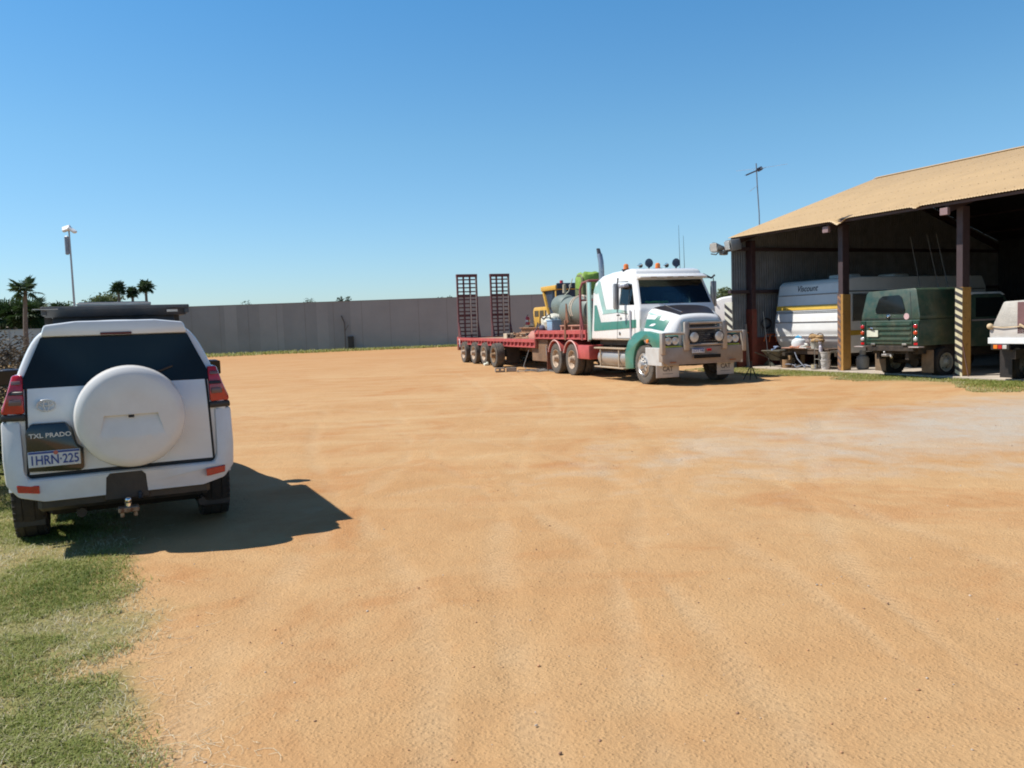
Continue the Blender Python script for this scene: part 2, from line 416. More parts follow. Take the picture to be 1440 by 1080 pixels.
    tr = math_n(t, 'MULTIPLY', wv.outputs[0], ramp(t, noise_tex(t, v, .5, 3, .5, 1.5), [(.56, 0), (.66, 1)]))
    hsum = math_n(t, 'ADD', math_n(t, 'MULTIPLY', n3, .9), math_n(t, 'MULTIPLY', n4, .16))
    hsum = math_n(t, 'ADD', hsum, math_n(t, 'MULTIPLY', tr, .05))
    hsum = math_n(t, 'ADD', hsum, math_n(t, 'MULTIPLY', tread, .15))
    vb = N(t, 'TexVoronoi'); vb.inputs['Scale'].default_value = 42; t.links.new(v, vb.inputs['Vector'])
    hsum = math_n(t, 'ADD', hsum, math_n(t, 'MULTIPLY', ramp(t, vb.outputs['Distance'], [(.0, 1), (.45, 0)]), .22))
    hsum = math_n(t, 'ADD', hsum, math_n(t, 'MULTIPLY', noise_tex(t, v, 30, 5, .7), .35))
    b = N(t, 'Bump'); b.inputs['Strength'].default_value = .9; b.inputs['Distance'].default_value = .024
    t.links.new(hsum, b.inputs['Height']); t.links.new(b.outputs[0], p.inputs['Normal'])
    return m
TR_ = []
def _spline(P_, off):
    out = []
    for i in range(len(P_)-1):
        p0 = Vector(P_[max(0, i-1)]); p1 = Vector(P_[i]); p2 = Vector(P_[i+1]); p3 = Vector(P_[min(len(P_)-1, i+2)])
        for k in range(14):
            u = k/14; out.append(.5*((2*p1)+(p2-p0)*u+(2*p0-5*p1+4*p2-p3)*u*u+(3*p1-p0-3*p2+p3)*u**3))
    q = []
    for i, p in enumerate(out):
        d = (out[min(i+1, len(out)-1)]-out[max(i-1, 0)]).normalized(); q.append(p+Vector((-d.y, d.x))*off)
    return q
for P_, hw in (([(-.5, 1.5), (-.9, 6), (-.6, 12), (.2, 20), (-1.5, 32)], .13), ([(1.3, 1.5), (1.6, 6), (3.6, 12), (6.2, 17), (9, 21)], .12), ([(-2.6, 8.5), (-.2, 10.2), (3.5, 10.3), (8, 8.2), (12, 5)], .13),
               ([(2.9, 2), (2.5, 6), (1.2, 11), (-2.5, 16), (-9, 21)], .12), ([(-1.6, 14), (2.5, 15.5), (5.2, 19), (5.6, 24)], .16), ([(0.4, 1.5), (.2, 5), (-1.2, 9), (-2.4, 13), (-3.6, 20)], .11)):
    for off in (-.76, .76): TR_.append((np.array([tuple(p) for p in _spline(P_, off)]), hw))
def track_fields(X, Y):
    m = np.zeros(len(X)); al = np.zeros(len(X)); best = np.full(len(X), 9.); ident = np.full(len(X), -1)
    for ti_, (P_, hw) in enumerate(TR_):
        A = P_[:-1]; D = P_[1:]-A; L = np.hypot(D[:, 0], D[:, 1]); cum = np.concatenate([[0], np.cumsum(L)])
        for i in range(len(A)):
            cx, cy = A[i]; R_ = L[i]+.4
            idx = np.where((abs(X-cx) < R_) & (abs(Y-cy) < R_))[0]
            if not len(idx): continue
            rx = X[idx]-cx; ry = Y[idx]-cy; u = (rx*D[i, 0]+ry*D[i, 1])/L[i]; s_ = (-rx*D[i, 1]+ry*D[i, 0])/L[i]
            k = np.clip(1.35-abs(s_)/hw, 0, 1)*((u >= -.02) & (u <= L[i]+.02))
            b = (abs(s_) < best[idx]) & (u >= -.02) & (u <= L[i]+.02); m[idx[b]] = k[b]; best[idx[b]] = abs(s_[b]); ident[idx[b]] = ti_; al[idx[b]] = cum[i]+u[b]+.8*abs(s_[b])
    I = ident.reshape(len(ys), len(xs)); bd = np.zeros(I.shape, bool)
    for ax in (0, 1):   # where two tracks meet the print is scuffed out
        df = np.diff(I, axis=ax) != 0
        if ax == 0: bd[1:] |= df; bd[:-1] |= df
        else: bd[:, 1:] |= df; bd[:, :-1] |= df
    for _ in range(2):
        b2 = bd.copy(); b2[1:] |= bd[:-1]; b2[:-1] |= bd[1:]; b2[:, 1:] |= bd[:, :-1]; b2[:, :-1] |= bd[:, 1:]; bd = b2
    m[bd.ravel()] = 0
    return m, al
def hgt(x, y):
    if y > 60 or abs(x) > 40 or y < -5: return 0
    k = min(1, max(0, (60-y)/20))
    v = Vector((x, y, 0))
    h = .022*noise.noise(v*.5)+.010*noise.noise(v*1.7+Vector((5, 3, 1)))+.0035*noise.noise(v*6)
    # shallow wheel ruts, long curves along the yard
    for c0, amp in ((-.4, .010), (.95, .010), (3.1, .008), (4.5, .008)):
        xc = c0+1.6*math.sin(y*.13+c0)+.04*y; d = abs(x-xc)
        if d < .4: h -= amp*(1-(d/.2)**2)*math.exp(-(d/.16)**2)*(.4+noise.noise(Vector((0, y*.6, c0))))
    return h*k
xs = np.concatenate([[-1500, -600, -250, -120, -70, -45], np.linspace(-30, -6, 30, endpoint=False), np.linspace(-6, 8, 340, endpoint=False), np.linspace(8, 22, 110), [30, 45, 70, 120, 250, 600, 1500]])
ys = np.concatenate([[-60, -20, -5, 0], np.linspace(2, 12, 260, endpoint=False), np.linspace(12, 30, 140, endpoint=False), np.linspace(30, 75, 80), [90, 130, 200, 400, 900, 2500]])
GX, GY = np.meshgrid(xs, ys); GX = GX.ravel(); GY = GY.ravel(); TM, TAL = track_fields(GX, GY)
vs_ = [(float(x), float(y), hgt(x, y)-.007*float(k)) for x, y, k in zip(GX, GY, TM)]; nx = len(xs)
fs_ = [(j*nx+i, j*nx+i+1, (j+1)*nx+i+1, (j+1)*nx+i) for j in range(len(ys)-1) for i in range(nx-1)]
me = bpy.data.meshes.new('ground'); me.from_pydata(vs_, [], fs_); me.shade_smooth(); me.materials.append(ground_mat())
def edge_x(y):   # right-hand edge of the verge as a function of depth
    k = [(-5, -1.0), (2.0, -1.05), (3.2, -1.30), (3.5, -1.62), (3.9, -1.85), (4.2, -2.15), (4.7, -2.05), (5.3, -2.35), (6.2, -2.9), (6.9, -3.25), (9, -4.3), (14, -7.2), (20, -10.5), (28, -15)]
    for (a, p), (b, q) in zip(k, k[1:]):
        if a <= y <= b: return p+(q-p)*(y-a)/(b-a)
    return -30
def sod(x, y):
    q = noise.noise(Vector((x, y, 0))*1.7)*.35+noise.noise(Vector((x, y, 4))*5)*.15
    s_ = min(1, max(0, (edge_x(y)+q-x)*2.2+.2))
    d_ = Vector((x, y, 0))-S.o; a_ = d_.dot(S.f); b_ = d_.dot(S.l)
    if -24 < b_ < 1.2 and a_ < 0: s_ = max(s_, min(.75, max(0, (a_+2.0+q*2)*.8)))
    if y > 60: s_ = max(s_, min(.8, max(0, (y-70.2+max(.6, 5*max(0, min(1, (-4-x)/22))+.6+q*2)))))
    return s_
for nm_, ar_ in (('track', TM), ('along', TAL)):
    a_ = me.attributes.new(nm_, 'FLOAT', 'POINT'); a_.data.foreach_set('value', ar_.astype(np.float32))
at_ = me.attributes.new('sod', 'FLOAT', 'POINT'); at_.data.foreach_set('value', [sod(v[0], v[1]) for v in vs_])
gr = bpy.data.objects.new('ground', me); col.objects.link(gr); tag(gr, kind='structure')

# loose stones (uncountable grit)
def scatter_stones():
    bm = bmesh.new(); base = bmesh.new(); bmesh.ops.create_icosphere(base, subdivisions=1, radius=1)
    bv = [v.co.copy() for v in base.verts]; bf = [[v.index for v in f.verts] for f in base.faces]
    V = []; Fc = []; mi = []
    for k in range(1500):
        y = 2.6+abs(random.gauss(0, 1))*5; x = random.uniform(-.72, .72)*y
        if random.random() < .3: x = random.uniform(1.5, 9); y = random.uniform(8, 16)
        r = random.choice([.002, .003, .003, .004, .005, .007])*random.uniform(.7, 1.2)
        if random.random() < .01: r = .0105
        n0 = len(V); z = hgt(x, y); a = random.random()*6.3; sc = (random.uniform(.8, 1.5), random.uniform(.7, 1.1), random.uniform(.5, .8))
        for c in bv:
            q = Vector((c.x*sc[0], c.y*sc[1], c.z*sc[2]))*r*random.uniform(.85, 1.15)
            q = Matrix.Rotation(a, 3, 'Z') @ q; V.append((x+q.x, y+q.y, z+q.z+r*.25))
        mm_ = random.choice([0, 0, 1, 1, 2, 2])
        for f in bf: Fc.append([n0+i for i in f]); mi.append(mm_)
    me = bpy.data.meshes.new('loose_stones'); me.from_pydata(V, [], Fc)
    for c in (('pale_stone', (.45, .38, .31)), ('brown_stone', (.26, .15, .09)), ('red_stone', (.45, .24, .12))): me.materials.append(mat(c[0], c[1], .8, 0, .3, 40))
    me.polygons.foreach_set('material_index', mi); me.shade_smooth()
    o = bpy.data.objects.new('loose_stones', me); col.objects.link(o); tag(o, 'small loose pebbles scattered over the orange dirt', 'stones', kind='stuff')
scatter_stones()

# grass -------------------------------------------------------------
def blade_mat(name, stops):
    m = bpy.data.materials.new(name); t, p = _nodes(m)
    a = N(t, 'Attribute', attribute_name='tone')
    c = N(t, 'ValToRGB'); e = c.color_ramp.elements
    while len(e) < len(stops): e.new(.5)
    for el, (q, cc) in zip(e, stops): el.position = q; el.color = (*cc, 1)
    t.links.new(a.outputs['Fac'], c.inputs[0]); t.links.new(c.outputs[0], p.inputs['Base Color'])
    p.inputs['Roughness'].default_value = .65; p.inputs['Specular IOR Level'].default_value = .3
    tl = N(t, 'BsdfTranslucent'); t.links.new(c.outputs[0], tl.inputs[0]); mx = N(t, 'MixShader'); mx.inputs[0].default_value = .3
    t.links.new(p.outputs[0], mx.inputs[1]); t.links.new(tl.outputs[0], mx.inputs[2]); t.links.new(mx.outputs[0], t.nodes['Material Output'].inputs[0])
    return m
GRASS = [(0, (.115, .16, .025)), (.4, (.225, .26, .055)), (.62, (.31, .33, .11)), (.82, (.36, .32, .15)), (1, (.55, .50, .34))]
gm = blade_mat('grass_blade', GRASS)
def grass(name, pts, label, hmin, hmax, wid, toneb, lean=.8, m=gm):
    """pts: (n,3) roots with per-blade dryness in toneb"""
    n = len(pts); P = np.array(pts, float)
    a = rng.uniform(0, 2*np.pi, n); h = rng.uniform(hmin, hmax, n); ln = rng.uniform(.15, lean, n)*h*1.6
    d = np.stack([np.cos(a), np.sin(a), 0*a], 1); sd = np.stack([-np.sin(a), np.cos(a), 0*a], 1)*(wid*rng.uniform(.6, 1.3, n))[:, None]
    z = np.array([0, 0, 1.])
    mid = P+d*(ln*.35)[:, None]+z*(h*.6)[:, None]; tip = P+d*ln[:, None]+z*(h*rng.uniform(.5, 1.05, n))[:, None]
    V = np.stack([P-sd, P+sd, mid-sd*.7, mid+sd*.7, tip], 1).reshape(-1, 3)
    me = bpy.data.meshes.new(name); me.vertices.add(5*n); me.vertices.foreach_set('co', V.ravel())
    b = np.arange(n)*5
    L = np.stack([b, b+1, b+3, b+2, b+2, b+3, b+4], 1).ravel()
    me.loops.add(7*n); me.loops.foreach_set('vertex_index', L.astype(np.int32))
    me.polygons.add(2*n); ls = np.stack([np.arange(n)*7, np.arange(n)*7+4], 1).ravel(); me.polygons.foreach_set('loop_start', ls.astype(np.int32))
    me.update(calc_edges=True); me.validate()
    at = me.attributes.new('tone', 'FLOAT', 'POINT'); tv = np.clip(np.array(toneb)+rng.normal(0, .13, n), 0, 1)
    at.data.foreach_set('value', np.repeat(tv, 5).astype(np.float32))
    me.materials.append(m); o = bpy.data.objects.new(name, me); col.objects.link(o); tag(o, label, 'grass', kind='stuff'); return o
def _edge_old(y):
    k = [(2.0, -1.05), (3.2, -1.30), (3.5, -1.62), (3.9, -1.85), (4.2, -2.15), (4.7, -2.05), (5.3, -2.35), (6.2, -2.9), (6.9, -3.25), (9, -4.3), (14, -7.2), (20, -10.5)]
    for (a, p), (b, q) in zip(k, k[1:]):
        if a <= y <= b: return p+(q-p)*(y-a)/(b-a)
    return -20
pts = []; tn = []
while len(pts) < 230000:
    u = random.random()
    y = 2.4+u*u*14; x = edge_x(y)-random.random()**1.25*(3.2+.25*y)+random.gauss(0, .1)
    if x < -.78*y-.6: continue
    v = Vector((x, y, 0)); q = noise.noise(v*1.1)+.6*noise.noise(v*3.3)+.3*noise.noise(v*9); de = edge_x(y)+.25*noise.noise(v*2.5)-x
    dens = min(1, max(0, de*1.6+.12))*(1 if q > -.2 else .25)
    if random.random() > dens: continue
    pts.append((x, y, hgt(x, y))); dry = .46-.70*q+max(0, .30-de*.6)
    tn.append(dry+(.38 if random.random() < .2 else 0))
grass('verge_grass', pts, 'short green and straw coloured grass verge behind the white four wheel drive', .008, .034, .0026, tn, 1.5)
def thatch():   # dry runners and dead stems lying on the dirt edge
    pts = []; tn = []
    mb = MB()
    for k in range(420):
        u = random.random(); y = 2.5+u*u*7
        x = edge_x(y)+random.gauss(-.25, .38)
        if random.random() < .45: y = random.gauss(3.25, .15); x = random.gauss(-1.45, .18)
        if k % 5 == 0: y = random.gauss(4.0, .3); x = edge_x(y)+random.gauss(.1, .15)
        a = random.uniform(0, 6.3); L = random.uniform(.02, .13); p = []
        for i in range(4):
            p.append((x, y, hgt(x, y)+.003+random.random()*.008)); x += math.cos(a)*L/3; y += math.sin(a)*L/3; a += random.gauss(0, .5)
        mb.tube(p, random.uniform(.0005, .0011), 3, cap=False)
    o = mb.build('straw_runners', mat('straw', (.58, .52, .37), .7, 0, .25, 30)); tag(o, 'dry pale grass runners creeping over the dirt edge', 'dry grass', kind='stuff')
thatch()
# grass strip in front of the shed
pts = []; tn = []
while len(pts) < 26000:
    b = random.uniform(-11.5, 1.0); a = random.uniform(-3.6, -.25)
    q = noise.noise(Vector((a*.5, b*.45, 3)))+.5*noise.noise(Vector((a*2, b*2, 9)))
    wd = 2.6 if b > -3 else 2.2+.5*math.sin(b*1.7)
    if -a > wd*(.85+.5*q): continue
    if q < -.38 and random.random() < .85: continue
    P_ = S.P(a, b); pts.append((P_.x, P_.y, hgt(P_.x, P_.y))); tn.append(.45-.4*q+max(0, (-a/wd-.5))*.7+(.3 if random.random() < .2 else 0))
grass('shed_grass', pts, 'patchy green grass along the front edge of the shed slab', .02, .06, .006, tn)
pts = []; tn = []
for k in range(9000):
    x = random.uniform(-31, 12); q = noise.noise(Vector((x*.3, 0, 7))); dpt = max(.4, 5.0*max(0, min(1, (-4-x)/22))+.7*q+.6)
    y = 70.2-random.random()*dpt*1.6; pts.append((x, y, 0)); tn.append(.35+.4*random.random())
grass('wall_grass', pts, 'thin green grass strip along the foot of the grey wall', .10, .28, .03, tn)

# ================================================================= boundary wall and background
t = thing('boundary_wall', 'long tall plain grey boundary wall across the back of the yard', 'wall', (-10, 70.3, 0))
wm = mat('grey_wall', (.25, .248, .246), .8, 0, .10, .35, bump=.004, bscale=3, dust=.15, dust_h=.6); wl = mat('paler_wall_sheet', (.285, .28, .276), .8, 0, .09, .4, dust=.12, dust_h=.6)
o = MB().mm((-20.5, 0, 0), (18, .2, 4.1)).build('wall_core', wm, t)
for a, b in ((-14.1, -13.05), (-11.15, -9.15), (-6.3, -5.35), (-3.45, 17.9)):
    MB().mm((a, -.006, .02), (b, -.001, 4.09)).build('wall_sheet', wl, t)
m_ = MB()
for x in np.arange(-19.3, 18, 2.4): m_.mm((x, -.010, .01), (x+.03, -.007, 4.08))
m_.build('joint_strip', mat('wall_joint', (.2, .18, .17), .8), t)
MB().mm((-20.55, -.03, 4.1), (18.05, .23, 4.14)).build('capping', mat('wall_capping', (.2, .185, .18), .6), t)
o = MB().mm((-13.7, 69.95, 0), (-13.25, 70.2, 1.15), .02).mm((-13.68, 69.93, .9), (-13.27, 69.95, 1.0)).build('electrical_box', mat('box_dark', (.04, .035, .03), .7)); tag(o, 'small dark metal box standing against the grey wall', 'box')
o = MB().tube([(-14.2, 70.15, 2.9), (-13.95, 70.1, 2.3), (-13.9, 69.9, 1.2), (-13.88, 69.7, 0)], .05, 6).tube([(-13.92, 70.0, 1.6), (-13.6, 69.95, 2.1)], .025, 5).build('dead_branch', mat('branch_dark', (.05, .04, .035), .9)); tag(o, 'thin dark dead branch leaning on the grey wall', 'branch')

def leaf_cloud(mb_pts, name, m, parent, size, flat=.5):
    """mb_pts: list of centres; each a randomly turned leaf quad"""
    n = len(mb_pts); P = np.array(mb_pts, float)
    d1 = rng.normal(0, 1, (n, 3)); d1[:, 2] *= flat; d1 /= np.linalg.norm(d1, axis=1)[:, None]
    d2 = rng.normal(0, 1, (n, 3)); d2 -= d1*(d1*d2).sum(1)[:, None]; d2 /= np.linalg.norm(d2, axis=1)[:, None]
    s1 = (size*rng.uniform(.6, 1.4, n))[:, None]; s2 = s1*.42
    V = np.stack([P-d1*s1, P+d2*s2, P+d1*s1, P-d2*s2], 1).reshape(-1, 3)
    me = bpy.data.meshes.new(name); me.from_pydata(V.tolist(), [], np.arange(4*n).reshape(-1, 4).tolist())
    at = me.attributes.new('tone', 'FLOAT', 'POINT'); at.data.foreach_set('value', np.repeat(np.clip(rng.normal(.4, .25, n), 0, 1), 4).astype(np.float32))
    me.materials.append(m); o = bpy.data.objects.new(name, me); col.objects.link(o); o.parent = parent; return o
dark_leaf = blade_mat('dark_leaf', [(0, (.012, .028, .010)), (.5, (.03, .06, .018)), (1, (.07, .11, .035))])
palm_leaf = blade_mat('palm_leaf', [(0, (.02, .045, .018)), (.5, (.045, .085, .03)), (1, (.10, .14, .06))])
pale_leaf = blade_mat('pale_leaf', [(0, (.06, .09, .03)), (.5, (.11, .14, .05)), (1, (.2, .22, .1))])
dry_leaf = blade_mat('dry_leaf', [(0, (.04, .03, .02)), (.5, (.10, .075, .05)), (1, (.2, .16, .11))])
bark = mat('bark', (.11, .085, .065), .9, 0, .3, 6, bump=.02)
palm_bark = mat('palm_bark', (.16, .13, .11), .9, 0, .25, 8, bump=.02)
def fan_palm(loc, h, cr, label, seed, fronds=34, group=None, lean=0, m=palm_leaf, split=False):
    rr = random.Random(seed); t = thing('fan_palm', label, 'palm tree', loc, 0, group)
    mb = MB(); top = Vector((lean, 0, h))
    mb.tube([(lean*k/6*k/6, 0, h*k/6) for k in range(7)], .2, 10, .13).build('trunk', palm_bark, t)
    V = []; Fc = []
    for k in range(fronds):
        az = rr.uniform(0, 6.28); el = rr.uniform(-.85, 1.35)
        d = Vector((math.cos(az)*math.cos(el), math.sin(az)*math.cos(el), math.sin(el)))
        stem = cr*rr.uniform(.25, .55); c = top+d*stem; rad = cr*rr.uniform(.42, .56)
        sd = d.cross(Vector((0, 0, 1))).normalized(); up = sd.cross(d)
        n = 16
        V += [top, top+sd*.02, c+sd*.02, c]; b = len(V); Fc.append((b-4, b-3, b-2, b-1))
        for j in range(n):   # pleated fan of pointed leaflets, drooping at the tips
            a = (j/(n-1)-.5)*4.1; e = .085
            dir0 = d*math.cos(a)+sd*math.sin(a); dirm = d*math.cos(a+e)+sd*math.sin(a+e); dirn = d*math.cos(a-e)+sd*math.sin(a-e)
            L = rad*(1-.25*abs(a)/2)
            p1 = c+dirn*L*.6+up*.03; p2 = c+dirm*L*.6-up*.03; p3 = c+dir0*L*rr.uniform(.9, 1.15)-Vector((0, 0, 1))*L*rr.uniform(.1, .35)
            i0 = len(V); V += [c, p1, p3, p2]; Fc.append((i0, i0+1, i0+2, i0+3))
    me = bpy.data.meshes.new('crown'); me.from_pydata([tuple(v) for v in V], [], Fc)
    at = me.attributes.new('tone', 'FLOAT', 'POINT'); at.data.foreach_set('value', np.clip(rng.normal(.45, .25, len(V)), 0, 1).astype(np.float32))
    me.materials.append(m); o = bpy.data.objects.new('crown', me); col.objects.link(o); o.parent = t
    return t
def bush(name, label, cat, loc, r, n, leafm, size, seed, lobes=7, trunk_h=1, group=None, twig=14):
    rr = random.Random(seed); t = thing(name, label, cat, loc, 0, group)
    L = [(Vector((rr.uniform(-.6, .6)*r[0], rr.uniform(-.6, .6)*r[1], trunk_h+r[2]*rr.uniform(.3, 1.1))), rr.uniform(.35, .62)) for _ in range(lobes)]
    pts = []
    for k in range(n):
        c, q = rr.choice(L); d = Vector((rr.gauss(0, 1), rr.gauss(0, 1), rr.gauss(0, 1))).normalized()*(rr.random()**.4)
        p = c+Vector((d.x*r[0], d.y*r[1], d.z*r[2]))*q
        if noise.noise(p*1.6/max(r[0], .5)+Vector((seed, 0, 0))) < -.22: continue
        if p.z < .05: continue
        pts.append(tuple(p))
    leaf_cloud(pts, 'crown', leafm, t, size)
    mb = MB()
    for c, q in L: mb.tube([(0, 0, 0), (c.x*.3, c.y*.3, c.z*.45), tuple(c)], .05*r[0]**.5, 6, .015)
    for _ in range(twig):
        c, q = rr.choice(L); d = Vector((rr.gauss(0, 1), rr.gauss(0, 1), abs(rr.gauss(0, 1)))).normalized()
        mb.tube([tuple(c), tuple(c+Vector((d.x*r[0], d.y*r[1], d.z*r[2]))*q*1.05)], .012, 4, .004)
    mb.build('trunk', bark, t); return t
fan_palm((-35.0, 60, 0), 5.3, 1.35, 'tall single fan palm rising above the darker palms at the far left', 5, 34, lean=.25)
for i, (x, y, h, c) in enumerate(((-38.6, 64, 3.5, 1.9), (-36.3, 63.2, 3.6, 1.9), (-34.6, 64.5, 3.3, 1.7))):
    fan_palm((x, y, 0), h, c, ['bushy dark palm at the far left edge below the single tall palm', 'bushy dark palm directly under the tall fan palm', 'bushy dark palm just left of the floodlight pole'][i], 20+i, 90, 'low dark palms beside the pale fence', m=dark_leaf)
for i, (x, h, c) in enumerate(((-42.1, 7.0, .95), (-40.75, 6.5, .82), (-39.4, 7.1, .98))):
    fan_palm((x, 90+i*.3, 0), h, c*1.12, ['leftmost of the three small fan palms above the car roof', 'middle and lowest of the three small fan palms above the car roof', 'rightmost of the three small fan palms above the car roof'][i], 40+i, 80, 'three fan palms behind the car', m=palm_leaf)
bush('dense_tree', 'pale green dome shaped tree right of the floodlight pole', 'tree', (-45.0, 91, 0), (3.2, 2.5, 2.6), 4200, pale_leaf, .17, 5, trunk_h=3.0)
bush('dense_tree', 'dark green round tree left of the floodlight pole base', 'tree', (-34.0, 68, 0), (1.6, 1.6, 1.3), 2200, dark_leaf, .13, 6, trunk_h=2.4)
bush('dense_tree', 'dark tree mass behind the low palms at the left edge', 'tree', (-38.5, 68, 0), (3.0, 2.4, 2.2), 4500, dark_leaf, .14, 8, trunk_h=1.2)
bush('dense_tree', 'olive tree showing between the truck mirror and the shed', 'tree', (21.0, 80, 0), (2.0, 2.0, 1.7), 3200, pale_leaf, .13, 7, trunk_h=2.5)
for i, (x, z, r) in enumerate(((-22.6, 3.3, 1.3), (-28.5, 3.2, 1.0), (-14.5, 3.35, .8), (-17.3, 3.2, 1.0), (-5.5, 3.1, .8))):
    bush('treetop_shrub', ['leafy shrub tip showing over the wall, third from the left', 'small shrub tip over the wall nearest the car', 'twiggy shrub tip over the wall near the dark box', 'low shrub tip over the middle of the wall', 'sparse shrub tip over the wall near the red ramps'][i], 'shrub', (x, 73, 0), (r, r*.7, .9), 700, dark_leaf, .09, 60+i, trunk_h=z, group='shrub tips showing over the wall')
t = thing('pale_fence', 'pale blue grey panel fence behind the palms at the far left', 'fence', (-40, 61.5, 0))
fm = mat('pale_fence_sheet', (.36, .40, .43), .5, 0, .06, .7)
MB().mm((-14, 0, 0), (9.2, .05, 2.55)).build('panel', fm, t); m_ = MB()
for x in np.arange(-13.9, 9.2, 2.4): m_.mm((x, -.06, 0), (x+.06, -.003, 2.6))
m_.mm((-14, -.05, 2.55), (9.2, .08, 2.6)).build('fence_posts', mat('pale_fence_post', (.3, .33, .36), .5), t)
bush('dry_bush', 'brown leafless looking dry bush beside the left of the white car', 'bush', (-8.5, 12.2, 0), (1.5, 1.8, 1.0), 26000, dry_leaf, .034, 12, lobes=10, trunk_h=.35, twig=160)
bush('dry_bush', 'brown twiggy bush further along behind the first dry bush', 'bush', (-11.2, 16.5, 0), (1.7, 1.6, 1.15), 20000, dry_leaf, .04, 13, lobes=9, trunk_h=.35, twig=120)
bush('dry_bush', 'low dark bush hard against the left side of the car', 'bush', (-6.25, 9.2, 0), (.6, 1.4, .6), 12000, dark_leaf, .03, 14, lobes=8, trunk_h=.15, twig=60)

# floodlight pole
t = thing('floodlight_pole', 'tall slim pole with a twin floodlight head at the left', 'light pole', (-31.3, 60, 0))
pm = mat('pole_grey', (.35, .36, .38), .4, .4, .08, 2)
MB().tube([(.0, 0, 0), (.0, 0, 9.6)], .10, 10, .055).build('pole', pm, t)
for nm, c, rot, d in (('lamp_head', (.28, -.1, 9.5), (10, 35, 0), (.62, .35, .2)), ('lamp_head', (-.12, -.1, 9.62), (60, -15, 0), (.6, .42, .22))):
    lh = MB().box(c, d, .05, rot).build(nm, mat('lamp_white', (.75, .76, .78), .3), t)
    MB().box((c[0]+.02, c[1]-.03, c[2]-.1), (d[0]*.7, d[1]*.7, .06), .01, rot).build('lamp_glass', clear_lens, lh)
MB().box((-.22, 0, 8.45), (.32, .18, 1.35), .1).build('solar_battery_box', mat('pole_box', (.22, .26, .33), .4), t)

# ================================================================= shed
shed = thing('open_shed', 'open fronted steel shed with a tan corrugated roof', 'shed', S.o, SA)
roof_m = mat('tan_roof', (.47, .325, .17), .5, 0, .06, 1.2, spec=.4)
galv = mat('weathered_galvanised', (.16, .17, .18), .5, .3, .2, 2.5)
steel_red = mat('oxide_red_steel', (.17, .035, .02), .6, 0, .25, 4, rust=.3)
steel_dark = mat('purple_brown_steel', (.055, .034, .036), .6, 0, .2, 4)
ochre = mat('ochre_paint', (.42, .22, .05), .6, 0, .15, 5, dust=.2, rust=.15)
EX0, EZ, RX, RZ, BX = -.72, 4.33, 6.0, 6.52, 12.75
Y0, Y1 = .12, -24.0
def roof_sheet():
    ysamp = []; y = Y0
    while y > -12.5: ysamp.append(y); y -= .019
    while y > Y1: ysamp.append(y); y -= .15
    V = []; rows = [(EX0, EZ), (EX0+.12, None), (EX0+.35, None), (EX0+.8, None), (2.6, None), (RX, RZ), (9.5, None), (BX, EZ)]
    for (x, z) in rows:
        for y in ysamp:
            zz = EZ+(RZ-EZ)*(x-EX0)/(RX-EX0) if x <= RX else RZ+(EZ-RZ)*(x-RX)/(BX-RX)
            if x < .3:
                k = max(0, min(1, (.1-x)/.8))**1.3
                zz -= k*(.13*math.exp(-((y+4.52)/.17)**2)+.05*math.exp(-((y+6.98)/.09)**2)+(.035 if y > -4.5 else 0))
                xx = x-k*(.05 if y > -4.5 else 0)
            else: xx = x
            zz += .008*math.sin(2*math.pi*y/.076) if y > -12.5 else 0
            V.append((xx, y, zz))
    n = len(ysamp); Fc = [(j*n+i, j*n+i+1, (j+1)*n+i+1, (j+1)*n+i) for j in range(len(rows)-1) for i in range(n-1)]
    me = bpy.data.meshes.new('roof'); me.from_pydata(V, [], Fc); me.shade_smooth(); me.set_sharp_from_angle(angle=R(60)); me.materials.append(roof_m)
    o = bpy.data.objects.new('roof', me); col.objects.link(o); o.parent = shed
    md = o.modifiers.new('t', 'SOLIDIFY'); md.thickness = .006; md.offset = 0
    return o
ro = roof_sheet()
shade_mb = MB()
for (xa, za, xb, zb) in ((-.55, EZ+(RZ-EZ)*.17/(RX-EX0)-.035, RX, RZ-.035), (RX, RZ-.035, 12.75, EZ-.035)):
    shade_mb.prism([(xa, za-.006), (xb, zb-.006), (xb, zb), (xa, za)], 'y', Y0-.06, Y1-.05)
shade_mb.build('roof_shade_sheet', mat('shade_dark', (.022, .02, .019), .8, 0, .3, 2), shed)  # added near-black sheet, stands in for the shade under the roof
MB().prism([(-.16, -.05), (0, 0), (.16, -.05), (.16, -.042), (0, .012), (-.16, -.042)], 'y', Y0-.0, Y1, map=lambda x, y, z: (x+RX, y, z+RZ+.03)).build('ridge_cap', roof_m, ro)
# screw rows on the roof
m_ = MB()
for x in (-.4, .9, 2.1, 3.3, 4.5, 5.6):
    zz = EZ+(RZ-EZ)*(x-EX0)/(RX-EX0)
    for y in np.arange(0.0, -12, -.228): m_.box((x, y, zz+.012), (.014, .014, .010))
m_.build('roof_screws', mat('screw_tan', (.36, .27, .15), .5), ro)['kind'] = 'stuff'
def corr_wall(name, x0, x1, y, zf, pitch=.1, amp=.012, along='x', m=galv, z0=0):
    V = []; n = int(abs(x1-x0)/(pitch/5)); 
    for i in range(n+1):
        a = x0+(x1-x0)*i/n; ph = (a/pitch) % 1; o_ = amp if ph < .35 else (-amp if .5 < ph < .9 else 0)
        for z in (z0, zf(a)): V.append((a, y+o_, z) if along == 'x' else (y+o_, a, z))
    Fc = [(2*i, 2*i+2, 2*i+3, 2*i+1) for i in range(n)]
    me = bpy.data.meshes.new(name); me.from_pydata(V, [], Fc); me.materials.append(m)
    o = bpy.data.objects.new(name, me); col.objects.link(o); o.parent = shed
    md = o.modifiers.new('t', 'SOLIDIFY'); md.thickness = .004; md.offset = 0; return o
